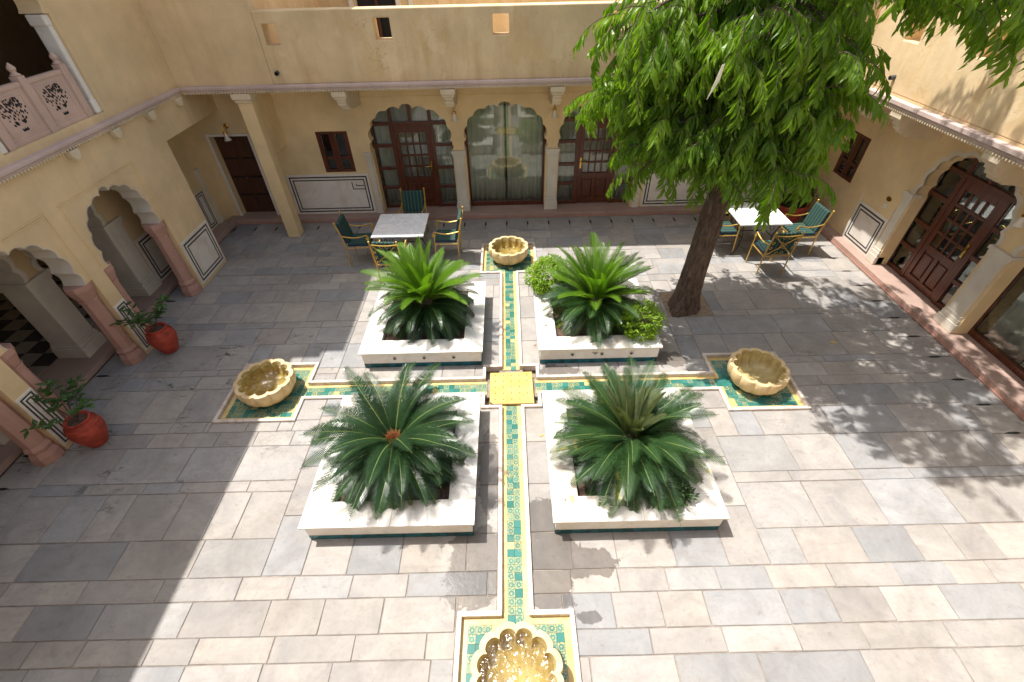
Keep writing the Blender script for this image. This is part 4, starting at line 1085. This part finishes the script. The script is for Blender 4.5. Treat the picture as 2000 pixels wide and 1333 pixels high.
def cycad(cx, cy, z, label, layers, seed, cone=None, g=.99):
    rr = random.Random(seed); z += .05
    layers = [(int(c_*1.2+.5) if c_ > 6 else c_, L_*g*(1.26 if f_ else 1), a_, b_, ll_*1.22, n_+4, m_, h_+.04, v_, f_) for (c_, L_, a_, b_, ll_, n_, m_, h_, v_, f_) in layers]
    t = empty('cycad_plant', (cx,cy,z), label, 'cycad', 'cycads in the marble planters')
    tr = MB(); tr.lathe([(.10,-.06),(.13,.04),(.13,.16),(.10,.26),(.05,.30)], 14, (0,0,0), lambda i, w: 1+.10*math.cos(7*w+i*1.7)); tr.build('trunk', M['bark'], t, smooth=30, local=True)
    gold = rr.uniform(0,6)
    for (cnt, L, e0, e1, ll, nl, mat, h0, vup, fr) in layers:
        var = [frond_mesh('frond', L*rr.uniform(.86,1.1), e0+rr.uniform(-.12,.12), e1+rr.uniform(-.2,.2), nl, ll, [M[mat], M['rachis']], rr.random(), vup, fr) for _ in range(6)]
        for i in range(cnt):
            gold += 2.39996*1.0 if cnt < 5 else 2*PI/cnt
            a = gold+rr.uniform(-.16,.16)
            Mx = Matrix.Translation((.06*math.cos(a), .06*math.sin(a), h0+rr.uniform(-.02,.02))) @ Matrix.Rotation(a,4,'Z') @ Matrix.Rotation(rr.uniform(-.14,.14),4,'Y') @ Matrix.Rotation(rr.uniform(-.25,.25),4,'X') @ Matrix.Scale(rr.uniform(.88,1.08),4)
            inst('frond', rr.choice(var), t, Mx)
    if cone:
        c = MB(); 
        for i in range(70):
            a = i*2.4; r = .075*math.sqrt(i/70); q = Vector((r*math.cos(a), r*math.sin(a), .30+.03*(1-i/70)))
            c.tube([q, q+Vector((r*.5*math.cos(a), r*.5*math.sin(a), .05+rr.uniform(0,.02)))], [.010,.002], 4)
        c.build('cone', M['dry_leaf'], t, local=True)
    return t
D_ = [(20,.84,-.15,-1.15,.135,44,'cyc_dark',.14,.15,False),(22,.92,.12,-.95,.14,46,'cyc_dark',.17,.2,False),(20,.96,.40,-.65,.14,48,'cyc_dark',.20,.25,False)]
cycad(-1.34, 1.37, .27, 'cycad with a bright green upright new crown beside the left table', [(18,.80,-.10,-1.1,.13,42,'cyc_dark',.12,.15,False),(20,.88,.15,-.95,.135,46,'cyc_dark',.15,.2,False),(18,.94,.50,-.6,.14,48,'cyc_dark',.18,.25,False),
   (15,.80,.80,.0,.135,50,'cyc_new',.24,.45,True),(16,.86,1.08,.50,.13,50,'cyc_new',.26,.5,True),(8,.80,1.35,1.0,.12,50,'cyc_new',.27,.5,True)], 3)
cycad(1.38, 1.30, .27, 'cycad with green funnel crown and yellowing lower fronds between two bushes', [(17,.78,-.10,-1.1,.13,42,'cyc_yellow',.12,.15,False),(19,.86,.2,-.9,.135,46,'cyc_mid',.15,.2,False),(16,.92,.5,-.5,.14,48,'cyc_mid',.18,.25,False),
   (12,.78,.85,.15,.125,50,'cyc_new',.24,.45,True),(14,.80,1.10,.65,.12,50,'cyc_new',.26,.5,True),(8,.74,1.35,1.05,.11,50,'cyc_new',.27,.5,True)], 4)
cycad(-1.38, -1.36, .27, 'dark green spreading cycad with a rusty brown centre cone', D_+[(16,1.0,.68,-.30,.14,50,'cyc_dark',.23,.3,False),(12,1.0,.95,.05,.135,50,'cyc_dark',.25,.35,False),(4,.5,.8,-.2,.11,40,'cyc_dark',.26,.4,False),(3,.62,-.05,-.8,.10,34,'cyc_dead',.16,.2,False),(4,.9,.1,-1.0,.13,44,'cyc_yellow',.16,.2,False)], 5, True)
cycad(1.38, -1.38, .27, 'green cycad with pale fuzzy upright sprouts at its centre', [(20,.86,-.15,-1.1,.14,44,'cyc_mid',.14,.15,False),(22,.93,.15,-.9,.14,46,'cyc_mid',.17,.2,False),(20,.98,.45,-.55,.14,48,'cyc_mid',.20,.25,False),
   (16,1.0,.75,-.15,.14,50,'cyc_mid',.22,.3,False),(10,.95,1.0,.2,.13,50,'cyc_mid',.24,.4,False),(18,.60,1.28,1.12,.09,40,'cyc_fuzz',.27,.75,True),(2,.55,0,-.9,.10,34,'cyc_dead',.16,.2,False),(5,.92,.25,-.8,.14,46,'cyc_yellow',.19,.2,False)], 6)

# ------------------------------------------------------------------ leafy shrubs
def leaf_quad(m, p, d, n, L, W):
    d = d.normalized(); s = d.cross(n); s = s.normalized() if s.length > 1e-4 else d.orthogonal().normalized(); up = s.cross(d)
    m.add([p, p+d*L*.4+s*W-up*L*.02, p+d*L-up*L*.12, p+d*L*.4-s*W-up*L*.02, p+d*L*.45+up*L*.04], [(0,1,4),(1,2,4),(2,3,4),(3,0,4)])
def shrub(nm, cx, cy, z, rx, ry, rz, n, L, mat, label, seed, cat='shrub', lump=.3):
    rr = random.Random(seed); t = empty(nm, (cx,cy,z), label, cat, None)
    m = MB(); st = MB()
    for i in range(9):
        a = rr.uniform(0,6.3); q = Vector((rx*.6*math.cos(a)*rr.random(), ry*.6*math.sin(a)*rr.random(), rz*rr.uniform(.9,1.5))); st.tube([(0,0,-.02), q*.5+Vector((0,0,-.03)), q], [.012,.008,.004], 5)
    st.build('stem', M['bark'], t, local=True)
    for i in range(n):
        v = Vector((rr.gauss(0,1), rr.gauss(0,1), rr.gauss(0,1))).normalized(); r = rr.uniform(.35,1)**.45
        k = 1+lump*noise.noise(v*2.3+Vector((seed,0,0)))
        p = Vector((v.x*rx*r*k, v.y*ry*r*k, rz+v.z*rz*r*k)); d = (v+Vector((rr.uniform(-.8,.8),rr.uniform(-.8,.8),rr.uniform(-.5,.9)))).normalized()
        for j in range(3):
            dd = (d+Vector((rr.uniform(-.9,.9),rr.uniform(-.9,.9),rr.uniform(-.6,.6)))).normalized(); leaf_quad(m, p+Vector((rr.uniform(-.02,.02),rr.uniform(-.02,.02),rr.uniform(-.02,.02))), dd, Vector((0,0,1)), L*rr.uniform(.7,1.2), L*.23)
    tag(m.build('foliage', M[mat], t, recalc=False, local=True), kind='stuff')
    return t
shrub('leafy_bush', .66, 2.02, .27,   .34, .37, .31, 1500, .05, 'shrub', 'yellow-green bush behind the right-hand cycad, beside the far basin', 11)
shrub('leafy_bush', 2.02, .80, .25, .33, .30, .28, 800, .055, 'shrub', 'lime green bush on the planter corner in front of the tree trunk', 12)
shrub('leafy_bush', 1.72, -1.98, .22, .24, .16, .14, 240, .07, 'shrub_dark', 'small dark green seedling spilling over the front right planter rim', 13)

# ------------------------------------------------------------------ tree
TB = Vector((3.10,1.83,0))
tree = empty('tree', TB, 'tall tree with drooping bright green leaves growing through the paving', 'tree')
tr = MB(); n = 48; vs_ = []; fs = []
TP = [(0,0,-.05,.33),(0,0,.06,.285),(.0,0,.25,.245),(.01,.0,.6,.222),(.02,-.01,1.1,.205),(.03,-.02,1.7,.19),(.03,-.03,2.3,.165),(.02,-.02,3.2,.14),(0,0,4.5,.11),(-.02,.02,6.5,.075),(-.04,.0,8.6,.03)]
TP = [(a_, b_, c_, r_*.86) for a_, b_, c_, r_ in TP]
TP2 = []
for a, b in zip(TP, TP[1:]):
    for i in range(10): TP2.append(tuple(a[j]+(b[j]-a[j])*i/10 for j in range(4)))
TP2.append(TP[-1])
for (x_, y_, z_, r_) in TP2:
    for k in range(n):
        w = 2*PI*k/n; q = 1+.07*noise.noise(Vector((math.cos(w)*2.2,math.sin(w)*2.2,z_*.9)))+.07*noise.noise(Vector((math.cos(w)*6,math.sin(w)*6,z_*1.6)))+.05*noise.noise(Vector((math.cos(w)*14,math.sin(w)*14,z_*4)))
        if z_ < .45: q += (.45-z_)*1.1*max(0, math.cos(2.5*w+2.6))**2*(.6+.4*math.cos(w*1.5))
        q += .05*abs(math.sin(5*w+z_*1.3))*(1 if z_ < 2 else .5)
        vs_.append((x_+r_*q*math.cos(w), y_+r_*q*math.sin(w), z_))
for i in range(len(TP2)-1):
    for k in range(n): k2 = (k+1) % n; fs.append((i*n+k,i*n+k2,(i+1)*n+k2,(i+1)*n+k))
tr.add(vs_, fs); tr.build('trunk', M['bark'], tree, smooth='all', recalc=False, local=True)
def tleaf(m, p, d, L, W, rr, roll):
    """one hanging lance leaf, folded on its midrib and slightly wavy"""
    d = d.normalized(); s = d.cross(Vector((math.cos(roll), math.sin(roll), .15))); s = s.normalized() if s.length > 1e-4 else d.orthogonal().normalized(); up = s.cross(d)
    c = [p, p+d*L*.35+up*L*.05, p+d*L*.7+up*L*.03, p+d*L-up*L*.06]
    wv = rr.uniform(-.01,.01)
    m.add([c[0], c[1]+s*W+up*(.012+wv), c[1], c[1]-s*W+up*(.012-wv), c[2]+s*W*.75+up*(.006-wv), c[2], c[2]-s*W*.75+up*(.006+wv), c[3]],
          [(0,1,2),(0,2,3),(1,4,5,2),(2,5,6,3),(4,7,5),(5,7,6)])
def spray_mesh(seed):
    """a drooping twig along +X that bends down, with two ranks of hanging leaves"""
    rr = random.Random(seed); m = MB(); L = rr.uniform(.42,.62); S = 9; p = Vector((0,0,0)); pts = []; e = rr.uniform(-.1,.25); side = rr.uniform(-.3,.3)
    for i in range(S+1):
        pts.append(p.copy()); a = e-1.25*(i/S)**1.3; p = p+Vector((math.cos(a)*math.cos(side*i/S), math.cos(a)*math.sin(side*i/S), math.sin(a)))*L/S
    m.cur = 1; m.tube(pts, [.006*(1-.7*i/S) for i in range(S+1)], 4, cap=False); m.cur = 0
    nl = rr.randint(10,12)
    for i in range(nl):
        t = .12+.88*i/(nl-1); f = t*S; k = min(S-1,int(f)); q = pts[k].lerp(pts[k+1], f-k); d0 = (pts[k+1]-pts[k]).normalized()
        for s in (-1,1):
            d = (d0*.45+Vector((0,s*rr.uniform(.35,.7),0))+Vector((0,0,-1.0))+Vector((rr.uniform(-.15,.15),)*3)).normalized()
            tleaf(m, q, d, rr.uniform(.17,.27)*(1-.25*t), rr.uniform(.017,.025), rr, rr.uniform(-.6,.6)+(PI/2 if rr.random()<.3 else 0))
    return m
SPR = [spray_mesh(100+i) for i in range(8)]
SPM = []
for m in SPR:
    me = bpy.data.meshes.new('leaf_spray'); me.from_pydata([tuple(v) for v in m.v], [], m.f); me.materials.append(M['tree_leaf']); me.materials.append(M['bark']); me.polygons.foreach_set('material_index', m.m); SPM.append(me)
rr = random.Random(42)
spr = []; limbs = []
def limb(z0, ang, length, rise, nspr, droop=.5, sc=1.0):
    """a branch from the trunk carrying sprays"""
    S = 8; pts = []; p = Vector((0,0,z0)); a = ang
    for i in range(S+1):
        pts.append(p.copy()); t = i/S; e = rise-droop*t*1.7
        a += rr.uniform(-.12,.12); p = p+Vector((math.cos(a)*math.cos(e), math.sin(a)*math.cos(e), math.sin(e)))*length/S
    limbs.append((pts, [max(.004, .030*(1-i/S)+.006) for i in range(S+1)]))
    for j in range(nspr):
        t = rr.uniform(.15,1)**.75; f = t*S; k = min(S-1,int(f)); q = pts[k].lerp(pts[k+1], f-k)
        off = Vector((rr.gauss(0,.13), rr.gauss(0,.13), rr.gauss(0,.07)))
        b = a+rr.choice((-1,1))*rr.uniform(.2,1.35); spr.append((q+off, b, rr.uniform(-.25,.55), sc*rr.uniform(.85,1.2), t))
# limbs grouped by height: lower drooping skirt, the broad middle and the high crown
for i in range(15):
    a = i*2.39996+.4; limb(rr.uniform(2.75,3.15), a, rr.uniform(.8,1.25)*(1-.48*max(0, math.cos(a-.2))), rr.uniform(.15,.5), 15, .6)
for i in range(20):   # long weeping limbs that hang like a curtain round the trunk
    a = i*2.39996+.9; lf_ = max(0, math.cos(a-PI*1.05)); limb(rr.uniform(3.25,4.2), a, rr.uniform(1.05,1.35)+.10*lf_-.42*max(0, math.cos(a-.2)), rr.uniform(.2,.45), 20, 1.0)
for (z0, a, L) in ((6.6,-1.5,2.4),(7.4,-1.9,2.3),(7.0,-1.1,2.6),(8.0,-1.5,2.2),(6.2,-.8,2.4)): limb(z0, a, L, .3, 26, .4)
for i in range(26):
    a = i*2.39996; lf_ = max(0, math.cos(a-PI*1.05)); limb(rr.uniform(3.1,4.5), a, (rr.uniform(1.05,1.4)+.55*lf_)*(1-.58*max(0, math.cos(a-.2))), rr.uniform(.25,.6), 22+int(12*lf_), .75)
for i in range(36):
    a = i*2.39996+1.1; limb(rr.uniform(4.5,8.0), a, (rr.uniform(1.4,2.1)+.5*max(0, math.cos(a+.5)))*(1-.55*max(0, math.cos(a-PI*.93))), rr.uniform(.25,.7), 13, .5)
for (z0, a, L) in ((4.6,.1,2.3),(4.55,-.2,2.5),(4.5,-.55,2.5),(4.7,.35,2.2)): limb(z0-.12, a, L, .30, 18, .46)
lm = MB()
for pts, rad in limbs: lm.tube(pts, rad, 6, cap=False)
lm.build('limbs', M['bark'], tree, smooth='all', recalc=False, local=True)
def smat(s): 
    p, b, pit, sc, t = s; return Matrix.Translation(p) @ Matrix.Rotation(b,4,'Z') @ Matrix.Rotation(pit,4,'Y') @ Matrix.Scale(sc,4)
def vis(s):
    w = TB+s[0]; d = w-CAM; z = d.dot(_f); u, v = d.dot(_R)/z, d.dot(_U)/z
    return (0 if (abs(u) < 1.15 and -.75 < v < .78) else 100)+d.length
spr.sort(key=vis)
restv, restf, restm = [], [], []
for i, s in enumerate(spr):
    k = rr.randrange(len(SPM)); Mx = smat(s)
    if i < 300: inst('leaf_spray', SPM[k], tree, Mx)
    else:
        b = len(restv); restv += [tuple(Mx @ Vector(v)) for v in SPR[k].v]; restf += [tuple(q+b for q in f) for f in SPR[k].f]; restm += SPR[k].m
me = bpy.data.meshes.new('crown'); me.from_pydata(restv, [], restf); me.materials.append(M['tree_leaf']); me.materials.append(M['bark']); me.polygons.foreach_set('material_index', restm)
o = bpy.data.objects.new('crown', me); COL.objects.link(o); o.parent = tree; tag(o, kind='stuff')
dl = random.Random(9)
for i in range(26):
    q = dl.choice(spr[:260])[0]; m = MB(); tleaf(m, q+Vector((dl.gauss(0,.1),dl.gauss(0,.1),-.15)), Vector((dl.gauss(0,.3),dl.gauss(0,.3),-1)), .2, .025, dl, dl.random()*6)
    m.build('dead_leaf', M['dry_leaf' if i % 2 else 'yellow_leaf'], tree, recalc=False, local=True)
# torn paper streamer caught in the branches
pm = MB(); pm.add([(0,0,0),(.025,0,.01),(.035,.01,-.13),(-.03,.02,-.30),(-.012,.01,-.15),(.012,.006,-.10)], [(0,1,5),(1,2,5),(2,3,5),(3,4,5),(4,0,5)])
o = pm.build('torn_paper', M['paper'], recalc=False); o.location = (2.04,.25,4.05); o.rotation_euler = (0,.1,.2); o.modifiers.new('solid','SOLIDIFY').thickness = .003
tag(o, 'pale torn strip of paper caught on a twig in the tree', 'paper')

# ------------------------------------------------------------------ tables and chairs
def table(cx, cy, label):
    t = empty('garden_table', (cx,cy,0), label, 'table', 'marble topped garden tables')
    MB().box(-.50,.50,-.48,.48,.715,.742).build('table_top', M['marble_table'], t, bevel=.004, local=True)
    f = MB(); f.box(-.42,.42,-.40,.40,.70,.714); f.build('top_frame', M['iron'], t, local=True)
    for sx in (-1,1):
        for sy in (-1,1):
            pts = [(sx*(.40-.10*math.sin(PI*i/8)+(.06 if i == 0 else 0)), sy*(.36-.06*math.sin(PI*i/8)), .70*i/8) for i in range(9)]
            MB().tube(pts, .011, 6).build('leg', M['iron'], t, local=True, smooth=50)
    for sx in (-1,1):
        s = MB(); s.tube([(sx*.31,-.30,.36),(sx*.31,.30,.36)], .008, 5)
        for c_ in (-.15,.15): s.tube([(sx*.33,c_+.07*math.cos(w*.35), .50+.07*math.sin(w*.35)) for w in range(19)], .006, 5)
        s.build('scroll_work', M['iron'], t, local=True)
    MB().tube([(-.31,0,.36),(.31,0,.36)], .009, 6).build('stretcher', M['iron'], t, local=True)
    return t
def rounded(m, x0,x1,y0,y1,z0,z1): m.box(x0,x1,y0,y1,z0,z1)
def chair(label):
    t = empty('garden_chair', (0,0,0), label, 'chair', 'gold framed garden chairs')
    H = .25; bt = .035
    for sx in (-1,1):
        MB().tube([(sx*H,.25,0),(sx*H,.235,.42),(sx*H,.225,.64)],   .0135, 7).build('leg', M['gold'], t, local=True, smooth=50)
        b = MB(); b.tube([(sx*H,-.22,0),(sx*H,-.225,.42),(sx*H,-.27,.70),(sx*H,-.325,.93)],   .0135, 7); b.ball((sx*H,-.33,.95), .022, 8, 6); b.build('leg', M['gold'], t, local=True, smooth=50)
        a = MB(); P = [(sx*H,-.26+.485*i/10,.68-.045*math.sin(PI*i/10)) for i in range(11)]
        P += [(sx*H, .225+.042*math.sin(w*.55)*(1-w/14), .64+.0-.042*(1-math.cos(w*.55))*(1-w/16)) for w in range(1,11)]
        a.tube(P, .013, 7); a.build('armrest', M['gold'], t, local=True, smooth=50)
    f = MB(); f.tube([(-H,.235,.415),(H,.235,.415)], .011, 6); f.tube([(-H,-.224,.415),(H,-.224,.415)], .011, 6)
    for sx in (-1,1): f.tube([(sx*H,-.224,.415),(sx*H,.235,.415)], .011, 6)
    f.build('seat_frame', M['gold'], t, local=True, smooth=50)
    def bk(u, z): return (u, -.228-.125*max(0,(z-.42))/.5*.85, z)
    g_ = MB(); top = [bk(-H+2*H*i/8, .90+.028*math.sin(PI*i/8)*(-1)) for i in range(9)]; g_.tube(top, .011, 6)
    for (u0,z0,u1,z1) in ((-.24,.45,.24,.88),(.24,.45,-.24,.88)): g_.tube([bk(u0,z0),bk((u0+u1)/2,(z0+z1)/2),bk(u1,z1)], .0065, 5)
    g_.tube([bk(.055*math.cos(w*PI/7), .665+.055*math.sin(w*PI/7)) for w in range(15)], .006, 5)
    for sx in (-1,1):
        for sz in (-1,1):
            c = [bk(sx*(.03+.16*(i/10)), .665+sz*(.20-.13*math.sin(PI/2*(1-i/10))**1.0*(1)) ) for i in range(11)]
            g_.tube(c, .006, 5); g_.tube([bk(sx*.05+.03*math.cos(w*.6), .665+sz*.18+.03*math.sin(w*.6)) for w in range(11)], .005, 5)
            g_.tube([bk(sx*.20+.025*math.cos(w*.6), .665+sz*.06+.025*math.sin(w*.6)) for w in range(11)], .005, 5)
    g_.build('back_lattice', M['gold'], t, local=True, smooth=50)
    s = MB(); s.box(-.225,.225,-.20,.245,.428,.495); s.build('seat_cushion', M['cushion'], t, local=True, bevel=.022)
    c = MB(); vs_ = []
    for z in (.50,.93):
        yb = -.228-.125*(z-.42)/.5*.85
        for u, y_ in ((-.225,yb+.016),(.225,yb+.016),(.225,yb+.08),(-.225,yb+.08)): vs_.append((u,y_,z))
    c.add(vs_, [(0,3,2,1),(4,5,6,7),(0,1,5,4),(1,2,6,5),(2,3,7,6),(3,0,4,7)]); c.build('back_cushion', M['cushion'], t, local=True, bevel=.02)
    return t
table(5.0, 3.85, 'white marble garden table in sunlight beside the tree'); table(-2.12, 3.71, 'white marble garden table in shade by the left glazed door')
c0 = chair('gold chair pulled up to the near side of the sunlit table, its lattice back showing')
spots = [(5.02,2.98,.03,None),
 (5.88,3.66,PI/2+.06,'gold chair with striped cushions on the right side of the sunlit table'),
 (4.36,3.80,-PI/2,'gold chair half hidden by the tree trunk at the sunlit table'),
 (4.75,4.60,PI,'gold chair in shade behind the sunlit table, by the wall'),
 (-2.99,3.66,-PI/2+.04,'gold chair with green cushions on the left side of the shaded table'),
 (-2.05,4.60,PI,'gold chair behind the shaded table, in front of the left glazed door'),
 (-1.23,3.73,PI/2,'gold chair on the right side of the shaded table, towards the far basin'),
 (-2.22,2.98,-.06,'gold chair at the shaded table half hidden by the bright green cycad')]
for i, (x_, y_, rz, lab) in enumerate(spots):
    o = c0 if i == 0 else copy_tree(c0)
    o.location = (x_,y_,0); o.rotation_euler = (0,0,rz)
    if lab: o['label'] = lab

# ------------------------------------------------------------------ pots
def urn(cx, cy, label, seed, s=.82):
    t = empty('red_urn', (cx,cy,0), label, 'urn', 'red urns by the arcade')
    prof = [(.12,0),(.135,.02),(.16,.08),(.215,.22),(.245,.34),(.24,.42),(.20,.49),(.155,.525),(.15,.545),(.175,.565),(.18,.585),(.165,.595),(.14,.585),(.13,.54)]
    m = MB(); m.lathe([(r*s,z*s) for r, z in prof], 32); m.build('urn_body', M['red_pot'], t, smooth='all', local=True)
    m = MB(); m.tube([(s*.212*math.cos(2*PI*k/32), s*.212*math.sin(2*PI*k/32), s*.475+.004*math.sin(k*2.1)) for k in range(33)], .014, 6, cap=False); m.build('rope_band', M['red_pot'], t, smooth='all', local=True)
    MB().lathe([(.125*s,.53*s),(.125*s,.56*s),(.02,.57*s)], 20).build('soil', M['soil'], t, local=True)
    rr = random.Random(seed); st = MB(); lv = MB()
    for i in range(6):
        a = rr.uniform(0,6.28); p = Vector((0,0,.56*s)); pts = [p.copy()]; e = rr.uniform(.9,1.4)
        for k in range(6):
            e -= rr.uniform(.0,.16); a += rr.uniform(-.2,.2); p = p+Vector((math.cos(a)*math.cos(e), math.sin(a)*math.cos(e), math.sin(e)))*rr.uniform(.07,.10); pts.append(p.copy())
            if k > 1:
                for j in range(5):
                    b = rr.uniform(0,6.28); d = Vector((math.cos(b), math.sin(b), rr.uniform(-.3,.7))); leaf_quad(lv, p+d*.012, d, Vector((0,0,1)), rr.uniform(.085,.135), .032)
        st.tube(pts, [.009-.001*k for k in range(len(pts))], 5)
    st.build('stem', M['bark'], t, local=True); lv.build('foliage', M['pot_leaf'], t, recalc=False, local=True)
urn(-5.57, .97, 'red urn with a leafy plant between the two arches', 21); urn(-5.55, -.84, 'red urn with a leafy plant nearest the camera on the left', 22)
pt = empty('flower_pot', (6.35,5.0,0), 'wide red pot with a dark bush in the corner behind the sunlit table', 'pot')
MB().lathe([(.24,0),(.28,.03),(.33,.22),(.36,.36),(.39,.37),(.39,.43),(.35,.43),(.33,.34)], 30).build('pot_body', M['red_pot'], pt, smooth=40, local=True)
MB().lathe([(.335,.30),(.33,.36),(.02,.37)], 20).build('soil', M['soil'], pt, local=True)
shrub('potted_bush', 6.35, 5.0, .36, .42, .36, .30, 700, .07, 'shrub_dark', 'dark leafy bush growing in the wide red corner pot', 23, 'bush')

# ------------------------------------------------------------------ fallen leaves
def fallen(x_, y_, z_, mat, label, L=.09):
    m = MB(); leaf_quad(m, Vector((0,0,.006)), Vector((1,0,.02)), Vector((0,0,1)), L, L*.2); o = m.build('fallen_leaf', M[mat], recalc=False); o.location = (x_,y_,z_); o.rotation_euler = (0,0,random.uniform(0,6.3))
    o.modifiers.new('solid','SOLIDIFY').thickness = .002
    tag(o, label, 'leaf', 'fallen leaves')
fallen(5.15,.80,.004,'yellow_leaf','yellow fallen leaf on the shaded paving right of the tree',.14)
fallen(.36,-.92,.004,'yellow_leaf','yellow fallen leaf on the narrow paving strip left of the front right planter',.07)
fallen(.32,.10,-.02,'dry_leaf','curled brown leaf at the right edge of the yellow cover plate',.08)
fallen(.38,.86,.004,'dry_leaf','brown fallen leaf on the strip left of the back right planter',.06)
fallen(.60,1.0,.33,'dry_leaf','brown fallen leaf on the rim of the back right planter',.06)
fallen(.56,-2.0,.33,'dry_leaf','brown fallen leaf on the rust-stained planter rim',.05)
